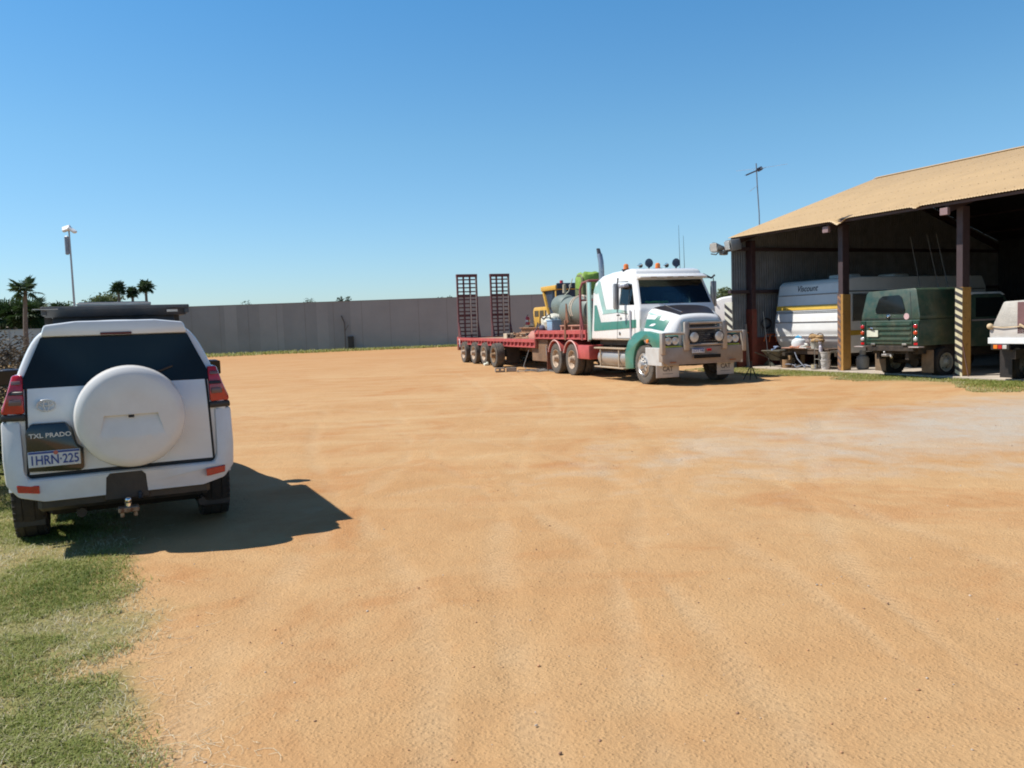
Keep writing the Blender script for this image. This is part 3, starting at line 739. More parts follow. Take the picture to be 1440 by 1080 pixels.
def rz(x): return (EZ+(RZ-EZ)*(x-EX0)/(RX-EX0) if x <= RX else RZ+(EZ-RZ)*(x-RX)/(BX-RX))-.04
gab = corr_wall('gable_wall', -.68, 12.6, .06, rz)
corr_wall('back_wall', .06, Y1, 12.6, lambda a: 4.40, along='y', m=mat('shade_galvanised', (.022, .023, .025), .6, .2, .2, 2))  # inner walls coloured near-black to put the shed's shade into them
corr_wall('end_wall', -.1, 12.6, Y1, rz, m=mat('shade_galvanised', (.03, .032, .034), .6, .2, .2, 2))
for z, xe in ((2.53, -.86), (3.93, -1.0)):
    MB().mm((xe, -.11, z-.055), (12.4, .04, z+.055), .006).build('girt', steel_dark, gab)
MB().mm((-.55, -.05, .02), (3.2, .035, 1.0)).build('lower_sheet', steel_red, gab)
# portal frames
for i, y in enumerate((0, -3.98, -7.76, -12, -16, -20, -23.8)):
    w1 = .17 if i else .3
    m_ = MB(); m_.mm((-.07, y-w1/2-.06, .0), (.10, y+w1/2-.0, 4.2), .005) if i == 0 else m_.mm((-.08, y-.07, 0), (.18, y+.10, 4.25), .005)
    post = m_.build('post', steel_dark if i else mat('dark_red_steel', (.055, .025, .025), .6, 0, .2, 4), shed)
    if i in (1, 2):
        g = MB().mm((-.10, y-.09, .0), (.21, y+.115, 2.26), .006).build('post_guard', ochre, post)
        st = MB(); k = 0; zz = -.05
        y0_, y1_ = (y-.085, y+.11) if i == 2 else (y-.01, y+.11)
        base = MB().mm((-.105, y0_, .01), (-.1005, y1_, 2.25)).build('guard_face', mat('hazard_cream', (.62, .57, .38), .5, 0, .15, 7, dust=.2, rust=.12) if i == 2 else mat('hazard_faded', (.30, .15, .08), .6, 0, .25, 9, dust=.3, rust=.4), g)
        while zz < 2.2:
            poly = [(y1_, max(.01, zz+.1)), (y1_, min(2.25, zz+.19)), (y0_, min(2.25, zz+.09)), (y0_, max(.01, zz))]
            st.prism(poly, 'x', -.1085, -.1055); zz += .185
        st.build('hazard_stripes', mat('hazard_black', (.03, .03, .035), .6, 0, .3, 9, dust=.1, rust=.1) if i == 2 else mat('hazard_faded_dark', (.09, .07, .085), .6, 0, .3, 9, dust=.4, rust=.3), base)
    if i == 0:
        MB().mm((-.09, y-.225, 0), (.115, y+.165, 1.95), .006).build('post_guard', steel_red, post)
        # pointed orange-red patch low on the column, painted as a sliver of sunlight
        MB().prism([(.10, .95), (.13, 1.62), (.155, 1.0)], 'x', -.097, -.0915).build('sunlit_patch', mat('sunlit_orange', (.5, .1, .04), .6), post)
    # rafters
    for (xa, za), (xb, zb) in (((-.55, rz(-.55)-.16), (RX, RZ-.22)), ((RX, RZ-.22), (12.5, 4.1))):
        MB().prism([(xa, za-.11), (xb, zb-.11), (xb, zb+.09), (xa, za+.09)], 'y', y-.05, y+.05).build('rafter', steel_dark, shed)
    if i: MB().mm((-.66, y-.09, 4.02), (-.56, y+.12, 4.19), .004).build('bracket_plate', mat('mauve_plate', (.26, .17, .17), .5), shed)
m_ = MB()
for x in (-.62, .6, 1.8, 3.0, 4.2, 5.4, 6.9, 8.5, 10, 11.6): m_.mm((x, Y1+.05, rz(x)-.075), (x+.06, Y0-.12, rz(x)-.012))
m_.build('purlins', steel_dark, shed)
MB().mm((-.5, .03, .0), (12.3, .045, .3)).build('base_sheet', galv, gab)
# hazard board on the outer edge of the gable wall
hb = MB().mm((-.765, -.04, 0), (-.735, .34, 2.2), .004).build('hazard_board', mat('board_cream', (.62, .6, .5), .6, 0, .1, 4), shed)
st = MB(); zz = .1
while zz < 2.1: st.prism([(.335, zz+.19), (.335, zz+.31), (-.035, zz+.08), (-.035, zz-.04)], 'x', -.772, -.768); zz += .25
st.build('black_stripes', mat('hazard_black', (.03, .03, .035)), hb)
lab(hb, 'black and cream diagonal striped board at the shed corner')
# slab
sl = MB().mm((0, -23.9, -.05), (12.6, .1, .055), .01).build('concrete_slab', mat('concrete', (.42, .37, .31), .85, 0, .15, 1.5, bump=.003, dust=.3)); sl.location = S.o+S.f*-.28; sl.rotation_euler[2] = SA; tag(sl, kind='structure')

def sthing(name, label, cat, x, y, z=.056, rot=0, group=None): return thing(name, label, cat, S.P(x, y, z), SA+rot, group)
# floodlights at the corner
for i, (x, y, z, rot, lb) in enumerate(((-.85, -.28, 4.02, R(165), 'grey rectangular floodlight under the shed roof corner'), (-1.15, .12, 3.93, R(195), 'outer floodlight sticking out left of the shed corner'))):
    t = sthing('floodlight', lb, 'floodlight', x, y, z, rot, None)
    MB().prism([(-.18, -.13), (.16, -.2), (.22, .18), (-.12, .2)], 'y', -.22, .22, .03).build('housing', mat('floodlight_grey', (.24, .235, .22), .45, .3, .15, 6), t) if i == 0 else MB().lathe([(-.25, .07), (-.1, .1), (.22, .17), (.26, .17)], (0, 0, .05), 'x', 16).box((-.1, .12, -.12), (.3, .18, .14), .03).build('housing', mat('floodlight_grey', (.42, .41, .38)), t)
    MB().box((.235 if i == 0 else .27, 0, .0 if i == 0 else .05), (.02, .36 if i == 0 else .26, .28), .008, (0, 10, 0)).build('lamp_glass', clear_lens, t)
    MB().tube([(0, 0, -.08), (0, -.1, -.16), (.0, -.3 if i else -.25, -.12)], .02, 6).build('bracket', dark_steel, t)
MB  # cable tail
# tv antenna
t = thing('tv_antenna', 'thin television antenna mast above the shed roof', 'antenna', (9.72, 32, 0))
MB().tube([(.0, 0, 0), (-.06, 0, 5.6), (-.12, 0, 6.7), (-.15, 0, 7.5)], .022, 6).build('mast', mat('mast_grey', (.25, .25, .27), .4, .5), t)
m_ = MB().tube([(-.62, -.3, 7.02), (.12, .1, 7.33)], .028, 6)
m_.box((.0, .05, 7.29), (.22, .1, .14), .02, (0, -25, 25))
for k in range(9):
    a = k/8; p = Vector((-.60+.68*a, -.29+.37*a, 7.03+.28*a)); L = .12+.10*a; m_.tube([tuple(p-Vector((.3, -.55, 0)).normalized()*L), tuple(p+Vector((.3, -.55, 0)).normalized()*L)], .006, 4)
m_.build('boom', mat('antenna_dark', (.06, .06, .08), .4, .4), t)
for q in (.9, -.8): MB().tube([(-.02, 0, 7.31), (q, -q*.5, 7.33+.03*q)], .008, 4).build('antenna_rod', mat('antenna_pale', (.6, .6, .62), .3, .6), t)
MB().tube([(-.13, 0, 6.65), (-.35, -.05, 6.5), (-.42, -.05, 6.45)], .01, 4).build('cable_loop', mat('antenna_pale', (.6, .6, .62)), t)
# ================================================================= white four wheel drive
CA = math.atan2(.897, -.4415)
CF = Frame(-3.21-.897*.045, 6.88-.4415*.045, CA)
car = thing('four_wheel_drive', 'white four wheel drive wagon seen from behind with a white spare wheel cover', 'car', CF.o, CA)
def car_body():
    def ring(x, sc=1, zr=None, xo=0, belt=None, zb=.42):
        # half profile: y, z, rear slope offset
        hp = [(0, zb), (.62, zb), (.80, zb+.07), (.845, .72), (.85, .95), (.845, 1.15), (.79, 1.37), (.665, 1.70), (.56, 1.845), (.30, 1.893), (0, 1.905)]
        out = []
        for y, z in hp:
            if zr is not None and z > zr: z = zr-(1.905-z)*.12
            out.append((x, y*sc, z))
        return out
    def rearoff(p): 
        z = p[2]; o_ = 0 if z < 1.3 else (z-1.3)*.42
        if z > 1.78: o_ = .17
        return (p[0]+o_+.05, p[1], p[2])
    def full(h): return h+[(x, -y, z) for x, y, z in h[-2:0:-1]]
    rs = []
    r0 = [rearoff(p) for p in ring(0)]
    cap = [(p[0]-.012, p[1]*.93, 1.15+(p[2]-1.15)*.95) for p in r0]
    rs.append(full(cap)); rs.append(full([(p[0]+.0, p[1]*.985, p[2]) for p in r0])); rs.append(full([(p[0]+.05, p[1], p[2]) for p in r0]))
    rs += [full(ring(x, s)) for x, s in ((.5, 1), (1.0, 1.005), (1.8, 1.01), (2.5, 1.005))]
    rs += [full(ring(2.95, 1, 1.78)), full(ring(3.4, 1, 1.32)), full(ring(3.9, .99, 1.18)), full(ring(4.45, .95, 1.10)), full(ring(4.68, .86, 1.02)), full(ring(4.72, .78, .96))]
    mb = MB().loft(rs); o = mb.build('body', white_paint, car)
    subsurf(o, 2, 45); return o
body = car_body()
for xw in (.93, 3.72):
    cut(body, MB().lathe([(-1.2, .44), (1.2, .44)], (xw, 0, .40), 'y', 40))
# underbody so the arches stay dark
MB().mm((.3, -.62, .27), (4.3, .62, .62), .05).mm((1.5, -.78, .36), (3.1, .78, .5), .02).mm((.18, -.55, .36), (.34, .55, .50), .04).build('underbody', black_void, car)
MB().tube([(.15, .35, .30), (2.2, .4, .34), (3.5, .3, .36)], .04, 8).tube([(.93, -.7, .38), (.93, .7, .38)], .05, 10).lathe([(-.16, .02), (-.1, .15), (.1, .15), (.16, .02)], (.93, .1, .38), 'x', 14).build('exhaust_and_axle', dark_steel, car)
MB().tube([(1.1, -.55, .3), (.5, -.6, .25), (.18, -.6, .27)], .035, 8).build('tailpipe', dark_steel, car)
for xw in (.93, 3.72):
    for s in (-1, 1): wheel(car, xw, s*.765, .385, .26, s, tyre_m, rim_grey, .235, style='spoke')
for s in (-1, 1):
    MB().mm((.60, s*.64, .14), (.625, s*.885, .56), .01).build('mudflap', black_plastic, car)
    # wheel arch flares
    m_ = MB(); pts = [(.93+.455*math.cos(a), s*.868, .42+.455*math.sin(a)) for a in np.linspace(.12, math.pi-.12, 18)]
    m_.tube(pts, .026, 6).build('arch_flare', white_paint, car)
    MB().mm((1.45, s*.76, .38), (3.2, s*.86, .43), .015).build('side_step', black_plastic, car)
bt = bvh(body)
seam = mat('seam_black', (.012, .012, .013), .6)
# tailgate: dark seam behind a slightly smaller white panel
tg = [(.715, .665), (.70, .64), (-.70, .64), (-.715, .665), (-.69, 1.40), (.69, 1.40)]
gap = decal('tailgate_seam', bt, tg, 'x', -1, seam, car, .006)
tgp = decal('tailgate', bt, [(.695, .675), (-.695, .675), (-.672, 1.36), (.672, 1.36)], 'x', -1, white_paint, car, .014, .004)
rw = decal('rear_window', bt, [(.735, 1.36), (-.735, 1.36), (-.56, 1.765), (-.50, 1.79), (.50, 1.79), (.56, 1.765)], 'x', -1, dark_glass, car, .014, .004)
MB().prism([(.56, 1.772), (-.56, 1.772), (-.53, 1.868), (-.3, 1.895), (.3, 1.895), (.53, 1.868)], 'x', .13, .42, .022, 2).build('roof_spoiler', white_paint, car)
MB().mm((.118, -.12, 1.776), (.135, .12, 1.796), .004).build('brake_light', mat('dark_red_lens', (.10, .01, .012), .2), car)
MB().tube([(.085, .02, 1.40), (.10, -.25, 1.43), (.13, -.42, 1.49)], .011, 6).build('wiper', black_plastic, rw)
# spare wheel cover
sc = MB(); cx, cy, cz = 0, -.065, 1.10
sc.lathe([(.08, .405), (.0, .418), (-.12, .420), (-.185, .405), (-.212, .375), (-.222, .335), (-.226, .20), (-.228, 0)], (cx, cy, cz), 'x', 64)
scv = sc.build('spare_wheel_cover', mat('cover_white', (.70, .70, .69), .30, 0, .04, 4, dust=.12, coat=.3), car, ang=40)
cut(scv, MB().prism([(.20, .025), (-.20, .025), (-.25, -.17), (.25, -.17)], 'x', -.5, -.208, map=lambda x, y, z: ((-.190-(.025-z)*.215 if x > -.4 else x), y+cy, z+cz)))
MB().mm((-.236, cy-.022, cz+.0), (-.226, cy+.022, cz+.022), .004).build('cover_lock', seam, scv)
MB().lathe([(.02, .33), (-.02, .33), (-.02, .0)], (.04, cy, cz), 'x', 24).build('spare_mount', black_plastic, car)
# tail lights
for s in (-1, 1):
    out = [(.70, 1.475), (.775, 1.475), (.815, 1.33), (.865, 1.20), (.865, 1.165), (.70, 1.165)]
    poly = [(s*y, z) for y, z in out]
    mp = lambda x, y, z: (x+max(0, abs(y)-.72)*.35+max(0, z-1.3)*.3, y, z)
    t1 = MB().prism(poly, 'x', .012, .38, .018, 2, mp).build('tail_light', red_lens, car)
    MB().prism([(s*y, z) for y, z in ((.695, 1.163), (.868, 1.163), (.872, 1.11), (.695, 1.11))], 'x', .008, .38, .012, 2, mp).build('light_base', black_plastic, t1)
    MB().prism([(s*y, z) for y, z in ((.70, 1.345), (.80, 1.345), (.807, 1.318), (.70, 1.318))], 'x', .004, .03, .004, 1, mp).build('light_divider', black_plastic, t1)
    MB().prism([(s*y, z) for y, z in ((.715, 1.285), (.80, 1.285), (.81, 1.235), (.715, 1.235))], 'x', .002, .03, .008, 2, mp).build('reverse_lens', mat('smoky_lens', (.16, .10, .10), .12), t1)
    MB().prism([(s*y, z) for y, z in ((.715, 1.43), (.78, 1.43), (.785, 1.40), (.715, 1.40))], 'x', .004, .03, .006, 2, mp).build('indicator_lens', mat('smoky_lens', (.16, .10, .10)), t1)
# bumper with raised corners
bp = [(.60, .455), (.78, .50), (.865, .60), (.878, .80), (.874, 1.105), (.735, 1.105), (.728, .70), (.70, .642), (-.70, .642), (-.728, .70), (-.735, 1.105), (-.874, 1.105), (-.878, .80), (-.865, .60), (-.78, .50), (-.60, .455)]
def bmap(x, y, z): return (x+max(0, abs(y)-.62)**1.5*.55+(max(0, z-.66)*.12 if abs(y) > .7 else 0)-.02, y, z)
bum = MB(); bum.prism(bp, 'x', -.03, .40, .02, 2, bmap); bm_ = bum.build('rear_bumper', mat('bumper_white', (.70, .71, .71), .3, 0, .05, 3, dust=.55, dust_h=.75, coat=.3), car, ang=40)
cut(bm_, MB().prism([(.165, .40), (-.165, .40), (-.15, .60), (-.12, .632), (.12, .632), (.15, .60)], 'x', -.2, .15))
MB().mm((-.004, -.175, .40), (.036, .175, .64), .01).build('towbar_recess', black_plastic, bm_)
MB().prism([(.62, .575), (-.62, .575), (-.60, .48), (.60, .48)], 'x', -.062, -.03, .012, 2).build('bumper_step', mat('bumper_white', (.7, .71, .71)), bm_) if False else None
for s in (-1, 1):
    MB().prism([(s*.63, .527), (s*.785, .545), (s*.79, .605), (s*.63, .592)], 'x', -.045, .06, .006, 1, lambda x, y, z: (x+max(0, abs(y)-.62)**1.5*.55-.01, y, z)).build('reflector', red_lens, bm_)
MB().mm((.04, -.66, .36), (.16, .66, .47), .03).build('lower_valance', black_plastic, car)
# tow hitch
h_ = MB().mm((-.16, -.025, .36), (.15, .025, .41), .005).box((-.16, 0, .345), (.10, .16, .045), .008).box((-.17, .05, .31), (.05, .03, .05), .005).box((-.17, -.05, .31), (.05, .03, .05), .005)
hh = h_.build('tow_hitch', mat('worn_steel', (.28, .22, .16), .5, .5, .3, 12, rust=.6), car)
MB().lathe([(0, .018), (.03, .016)], (-.17, 0, .365), 'z', 12).sphere((-.17, 0, .42), .026, n=16).build('tow_ball', chrome, hh)
MB().tube([(.05, -.1, .42), (-.03, -.1, .44), (-.05, -.1, .40)], .018, 8).build('trailer_socket', black_plastic, hh)
# garnish, plate, badges
gn = MB().prism([(.70, .70), (.705, 1.02), (.66, 1.085), (.42, 1.085), (.37, 1.03), (.345, .90), (.30, .86), (.30, .70), (.33, .68)], 'x', -.012, .06, .014, 2).build('plate_garnish', mat('gloss_black', (.012, .012, .014), .15, 0, .2, 5, coat=.6), tgp)
npl = MB().mm((-.022, .325, .735), (-.013, .697, .862), .004).build('number_plate', mat('plate_white', (.62, .66, .70), .4, 0, .05, 9, dust=.2), tgp)
blue = mat('plate_blue', (.03, .06, .25), .4, 0, .1, 20)
MB().mm((-.0235, .33, .842), (-.0222, .692, .858)).build('plate_band', blue, npl)
MB().lathe([(0, .017), (-.0015, .017)], (-.024, .50, .845), 'x', 12).build('state_emblem', mat('emblem_red', (.5, .14, .10), .5), npl)
text('plate_text', '1HRN\u00b7225', .105, (-.0245, .511, .787), (0, -1, 0), (0, 0, 1), blue, npl, .001, .335, bold=.0015)
text('badge_text', 'TXL PRADO', .05, (-.0155, .53, .985), (0, -1, 0), (0, 0, 1), silver_badge, gn, .002, .30, bold=.001)
text('side_badge', 'HYBRID', .03, (.0, -.78, 1.138), (0, -1, 0), (0, 0, 1), chrome, car, .001, .12) if False else None
em = MB()
for ry, rz_, oy, oz in ((.066, .045, 0, 0), (.020, .042, 0, 0), (.048, .017, 0, .016)):
    pts = [(.028, .545+oy+ry*math.cos(a), 1.225+oz+rz_*math.sin(a)) for a in np.linspace(0, 2*math.pi, 25)]
    em.tube(pts, .0065, 6, cap=False)
em.build('maker_emblem', silver_badge, tgp)
# side glass, mirrors, handles
for s in (-1, 1):
    st_ = s*2
    for nm, poly in (('quarter_window', [(.42, 1.40), (1.28, 1.40), (1.28, 1.70), (.62, 1.72)]), ('door_window', [(1.34, 1.39), (2.12, 1.38), (2.12, 1.72), (1.34, 1.72)]), ('door_window', [(2.20, 1.38), (3.12, 1.36), (2.72, 1.70), (2.20, 1.72)])):
        decal(nm, bt, poly, 'y', st_, dark_glass, car, .008, .002, step=.12)
    for x in (1.31, 2.17, 3.25):
        decal('door_seam', bt, [(x, .50), (x+.012, .50), (x+.012, 1.36), (x, 1.36)], 'y', st_, seam, car, .005)
    for x in (1.5, 2.35): MB().mm((x, s*.868, 1.13), (x+.2, s*.905, 1.165), .012).build('door_handle', white_paint, car)
    mr = MB().box((2.62, s*1.0, 1.36), (.16, .22, .19), .05, seg=3).build('wing_mirror', mat('mirror_dark', (.03, .035, .05), .3), car)
    MB().box((2.535, s*1.005, 1.365), (.02, .20, .155), .012).build('mirror_glass', dark_glass, mr)
    MB().box((2.62, s*.88, 1.30), (.09, .14, .06), .02).build('mirror_arm', black_plastic, mr)
decal('windscreen', bt, [(.68, 1.30), (.60, 1.75), (-.60, 1.75), (-.68, 1.30)], 'x', 6, dark_glass, car, .008, .002, step=.12)
# roof rack
slate = mat('slate_rack', (.045, .06, .075), .45, .3, .2, 4, dust=.15)
rk = MB(); rk.prism([(.52, 2.005), (.60, 1.94), (2.45, 1.95), (2.55, 2.01), (2.5, 2.02), (.58, 2.018)], 'y', -.60, .54, .004).prism([(.62, 1.86), (.66, 1.95), (2.3, 1.95), (2.35, 1.86)], 'y', -.50, .48, .004)
rack = rk.build('roof_rack', slate, car)
m_ = MB()
for s in (-.60, .54): m_.mm((.53, s-.02, 1.955), (2.5, s+.02, 2.03), .006)
m_.mm((.50, -.62, 2.0), (.56, .56, 2.03), .006); m_.build('rack_rails', slate, rack)
m_ = MB()
for x in (.75, 1.4, 2.1):
    for s in (-1, 1): m_.prism([(s*.50, 1.86), (s*.55, 1.85), (s*.55, 1.96), (s*.49, 1.96)], 'x', x, x+.07)
m_.build('rack_legs', black_plastic, rack)
MB().mm((.62, -.31, 2.032), (1.9, .29, 2.062), .006).build('rack_slats', alu, rack) 
MB().mm((.65, -.29, 2.063), (1.85, .27, 2.069)).build('solar_panel', mat('panel_blue', (.05, .08, .13), .2), rack)
MB().mm((.49, -.52, 1.965), (.505, -.43, 1.985)).mm((.49, .43, 2.005), (.505, .62, 2.012)).build('rack_fittings', alu, rack)

# ================================================================= prime mover
TA = math.atan2(-math.cos(R(18.5)), math.sin(R(18.5)))
T = Frame(4.687, 22.563, TA)
truck = thing('prime_mover', 'white and green bonneted prime mover parked facing the camera', 'truck', T.o, TA)
tw = mat('truck_white', (.74, .75, .75), .25, 0, .04, 2, dust=.3, dust_h=.8, coat=.4)
tg_ = mat('truck_green', (.03, .185, .14), .3, 0, .12, 3, dust=.12, coat=.3)
tgl = mat('truck_pale_green', (.27, .47, .44), .3, 0, .12, 3, dust=.2)
def wz(x, y, z):   # tumblehome of the cab
    k = 1-max(0, z-2.05)*.13; return (x, y*k, z)
prof = [(-3.42, 1.17), (-3.42, 2.62), (-3.30, 2.90), (-2.85, 3.07), (-2.2, 3.13), (-1.0, 3.16), (-.74, 3.10), (-.62, 2.84), (-.27, 2.13), (-.20, 2.0), (-.20, 1.17)]
cb = MB().prism(prof, 'y', -1.19, 1.19, .07, 3, wz); cab = cb.build('cab', tw, truck, ang=38)
inner = [(-1.75, 1.3), (-1.75, 2.95), (-.80, 2.95), (-.32, 2.08), (-.30, 1.3)]
cut(cab, MB().prism(inner, 'y', -1.10, 1.10, 0, 1, wz))
# openings: windscreen, side windows
cut(cab, MB().prism([(-1.09, 2.15), (1.09, 2.15), (.99, 2.82), (-.99, 2.82)], 'x', -.9, .3))
cut(cab, MB().prism([(-1.50, 2.16), (-.52, 2.14), (-.80, 2.72), (-1.10, 2.76), (-1.46, 2.72)], 'y', -2, 2))
cb_t = bvh(cab)
wsg = glassmat('windscreen_glass', (.68, .84, .82))
ws = MB(); ws.prism([(-1.085, -.02), (1.085, -.02), (.985, .73), (-.985, .73)], 'x', 0, .006, 0, 1, lambda x, y, z: (-.30-(z)*.49+x, y, 2.165+z*.9)); ws = ws.build('windscreen', wsg, truck)
for s in (-1, 1):
    g_ = MB().prism([(-1.49, 2.17), (-.54, 2.15), (-.81, 2.71), (-1.10, 2.75), (-1.45, 2.71)], 'y', s*1.165, s*1.170, 0, 1, wz).build('door_window', wsg, truck)
    MB().mm((-1.30 if s < 0 else -1.0, s*1.17-.004, 2.15), (-1.27 if s < 0 else -.97, s*1.17+.004, 2.72)).build('window_divider', black_plastic, g_) if False else MB().prism([(-.92, 2.16), (-.89, 2.16), (-.93, 2.72), (-.96, 2.72)], 'y', s*1.158, s*1.176, 0, 1, wz).build('window_divider', black_plastic, g_)
# dark interior: dash, seats, wheel, vest
MB().mm((-.95, -1.0, 1.6), (-.42, 1.0, 2.08), .05, 2).mm((-1.74, -1.08, 1.3), (-1.70, 1.08, 2.94)).build('dashboard', mat('interior_dark', (.012, .014, .018), .8, 0, .3, 5), truck)
for y in (-.5, .5): MB().mm((-1.62, y-.25, 1.3), (-1.15, y+.25, 1.75), .06, 2).box((-1.55, y, 2.1), (.16, .46, .8), .06, (0, -8, 0), 2).build('seat', mat('seat_grey', (.06, .06, .07), .9, 0, .2, 9), truck)
MB().tube([(-1.02+.10*math.sin(a)*-.5, -.5+.21*math.cos(a), 2.06+.17*math.sin(a)) for a in np.linspace(0, 2*math.pi, 21)], .016, 6, cap=False).build('steering_wheel', black_plastic, truck)
v_ = MB()
for k in range(9): v_.sphere((-.44+random.uniform(-.04, .04), -.85+k*.075, 2.19+random.uniform(-.01, .015)), .07, (1, 1, .55), 10)
o = v_.build('safety_vest', mat('hi_vis_yellow', (.55, .72, .08), .8, 0, .25, 9), None); o.parent = None; o.location = T.o; o.rotation_euler[2] = TA
tag(o, 'yellow green high visibility vest lying on the truck dashboard', 'vest')
# visor, roof details
MB().prism([(-.80, 2.83), (-.42, 2.86), (-.40, 2.90), (-.78, 3.02)], 'y', -1.03, 1.05, .012, 2).build('sun_visor', tw, truck)
m_ = MB()
for y in (-.62, -.12, .22, .52): m_.mm((-.404, y-.09, 2.868), (-.396, y+.09, 2.888))
m_.build('marker_lights', mat('marker_amber', (.35, .22, .10), .4), truck)
for (x, y, lb) in ((-1.45, -.93, 'amber beacon nearest the driver side on the cab roof'), (-1.2, -.06, 'amber beacon in the middle of the cab roof')):
    b_ = MB().lathe([(0, .12), (.03, .12), (.04, .075), (.15, .07), (.18, .04), (.185, 0)], (x, y, 3.14), 'z', 16).build('beacon', orange_lens, truck)
    MB().lathe([(0, .125), (.035, .125), (.036, .0)], (x, y, 3.138), 'z', 16).build('beacon_base', black_plastic, b_)
for y in (-.42, .44):
    d_ = MB().lathe([(-.09, 0), (-.085, .06), (-.02, .115), (.02, .125), (.03, .11)], (-1.05, y, 3.31), 'x', 20).tube([(-1.05, y, 3.14), (-1.05, y, 3.22)], .025, 8).build('driving_light', mat('blue_lamp_cover', (.06, .09, .14), .15, .2, .2, 8), truck)
    MB().lathe([(.031, .11), (.034, .0)], (-1.05, y, 3.31), 'x', 20).build('lamp_glass', mat('blue_lamp_cover', (.06, .09, .14)), d_)
for y in (-.72, .1): MB().lathe([(-.12, .02), (.0, .03), (.05, .07), (.055, 0)], (-1.02, y, 3.24), 'x', 14).tube([(-1.05, y, 3.14), (-1.05, y, 3.23)], .015, 6).build('horn', chrome, truck)
for (y, z1) in ((.95, 4.45), (1.10, 4.15)): MB().tube([(-1.7, y, 2.95), (-1.74, y, z1)], .010, 5, .004).build('antenna', black_plastic, truck)
# exhaust stacks
for s in (-1,):
    ex = MB().tube([(-3.55, s*.72, 1.3), (-3.55, s*.72, 3.35), (-3.57, s*.72, 3.55), (-3.66, s*.72, 3.78)], .085, 14).build('exhaust_stack', mat('stack_grey', (.35, .36, .38), .3, .8, .15, 4), truck)
    MB().lathe([(-.01, .087), (.17, .087)], (-3.64, s*.72, 3.68), 'z', 14, cap=False).build('stack_tip', mat('soot', (.03, .03, .035), .7), ex) if False else MB().prism([(-3.52, 3.60), (-3.69, 3.66), (-3.79, 3.97), (-3.74, 3.99), (-3.6, 3.75)], 'y', s*.72-.06, s*.72+.06, .03, 2).build('stack_tip', mat('soot', (.03, .035, .05), .6), ex)
MB().tube([(-3.56, .72, 1.3), (-3.56, .72, 2.7)], .1, 14).build('intake_pipe', mat('stack_grey', (.35, .36, .38)), truck)
# rear side extenders with grey edge
for s in (-1, 1):
    e_ = MB().prism([(-3.62, 1.17), (-3.62, 2.92), (-3.42, 2.92), (-3.42, 1.17)], 'y', s*1.14, s*1.195, .01).build('side_extender', tgl, truck)
    MB().mm((-3.66, s*1.12, 1.12), (-3.62, s*1.2, 2.95), .006).build('extender_edge', mat('grey_trim', (.45, .42, .38), .6, 0, .1, 5, dust=.3), e_)
# stripes on the cab side
up_ = [(-3.40, 2.93), (-2.95, 2.93), (-2.42, 2.06), (-1.64, 2.05), (-1.0, 1.99), (-.98, 1.90), (-1.65, 1.96), (-2.65, 1.93), (-3.05, 2.56), (-3.40, 2.57)]
lo_ = [(-3.40, 2.22), (-3.10, 2.21), (-2.74, 1.69), (-1.6, 1.71), (-.215, 1.745), (-.215, 1.52), (-.87, 1.51), (-2.0, 1.47), (-3.40, 1.43)]
for s in (-2, 2):
    decal('pale_green_stripe', cb_t, up_, 'y', s, tgl, cab, .006, .002, .3)
    decal('green_stripe', cb_t, lo_, 'y', s, tg_, cab, .006, .002, .3)
    decal('stripe_outline', cb_t, [(-3.05, 2.56), (-2.65, 1.93), (-2.60, 1.955), (-3.01, 2.58)], 'y', s, tw, cab, .0065, .002, .3)
    ds = [(-1.56, 1.28, .012, 1.46), (-.50, 1.25, .012, .90)]
    decal('door_seam', cb_t, [(-1.60, 1.22), (-1.585, 1.22), (-1.585, 2.78), (-1.60, 2.78)], 'y', s, seam, cab, .009, 0, .3)
    decal('door_seam', cb_t, [(-.50, 1.22), (-.485, 1.22), (-.485, 2.02), (-.50, 2.02)], 'y', s, seam, cab, .009, 0, .3)
    decal('door_seam', cb_t, [(-1.60, 1.22), (-.50, 1.22), (-.50, 1.235), (-1.60, 1.235)], 'y', s, seam, cab, .009, 0, .3)
    q = s/2
    MB().mm((-1.52, q*1.195, 1.86), (-1.36, q*1.235, 1.90), .01).build('door_handle', mat('black_handle', (.03, .03, .03), .5), truck)
    MB().mm((-.78, q*1.19, 1.20), (-.70, q*1.205, 2.0), .003).build('grab_rail', mat('rail_grey', (.4, .4, .45), .4, .4), truck) if s < 0 else None
text('door_text', '8', .12, (-1.42, -1.20, 1.36), (1, 0, 0), (0, 0, 1), seam, truck, .002, .07, bold=.006)
text('side_logo', 'FL', .12, (-3.18, -1.203, 1.55), (1, 0, 0), (0, 0, 1), tw, cab, .002, .12, shear=.3) if False else None
# mirrors
for s in (-1, 1):
    m_ = MB().tube([(-1.0, s*1.10, 2.80), (-1.12, s*1.38, 2.80), (-1.12, s*1.40, 1.95), (-.9, s*1.19, 1.9)] if s < 0 else [(-.72, 1.02, 2.86), (-.62, 1.38, 2.84), (-.62, 1.40, 2.1), (-.52, 1.17, 2.02)], .014, 6)
    if s > 0: m_.tube([(-.62, 1.05, 2.95), (-.6, 1.3, 2.84), (-.62, 1.42, 2.92)], .03, 6)
    br = m_.build('mirror_bracket', mat('bracket_dark', (.05, .05, .055), .5), truck)
    MB().box((-.66 if s > 0 else -1.17, s*1.40, 2.40), (.09, .17, .72), .03, (0, 0, s*-12), 2).build('mirror_head', mat('mirror_grey', (.35, .36, .37), .4, .3), br)
    MB().box((-.712 if s > 0 else -1.222, s*1.41, 2.40), (.012, .14, .62), .006, (0, 0, s*-12)).build('mirror_glass', dark_glass, br)
MB().mm((-1.52, -1.26, 2.64), (-.95, -1.09, 2.72), .03, 2).build('weather_shield', mat('shield_grey', (.28, .28, .33), .4), truck)
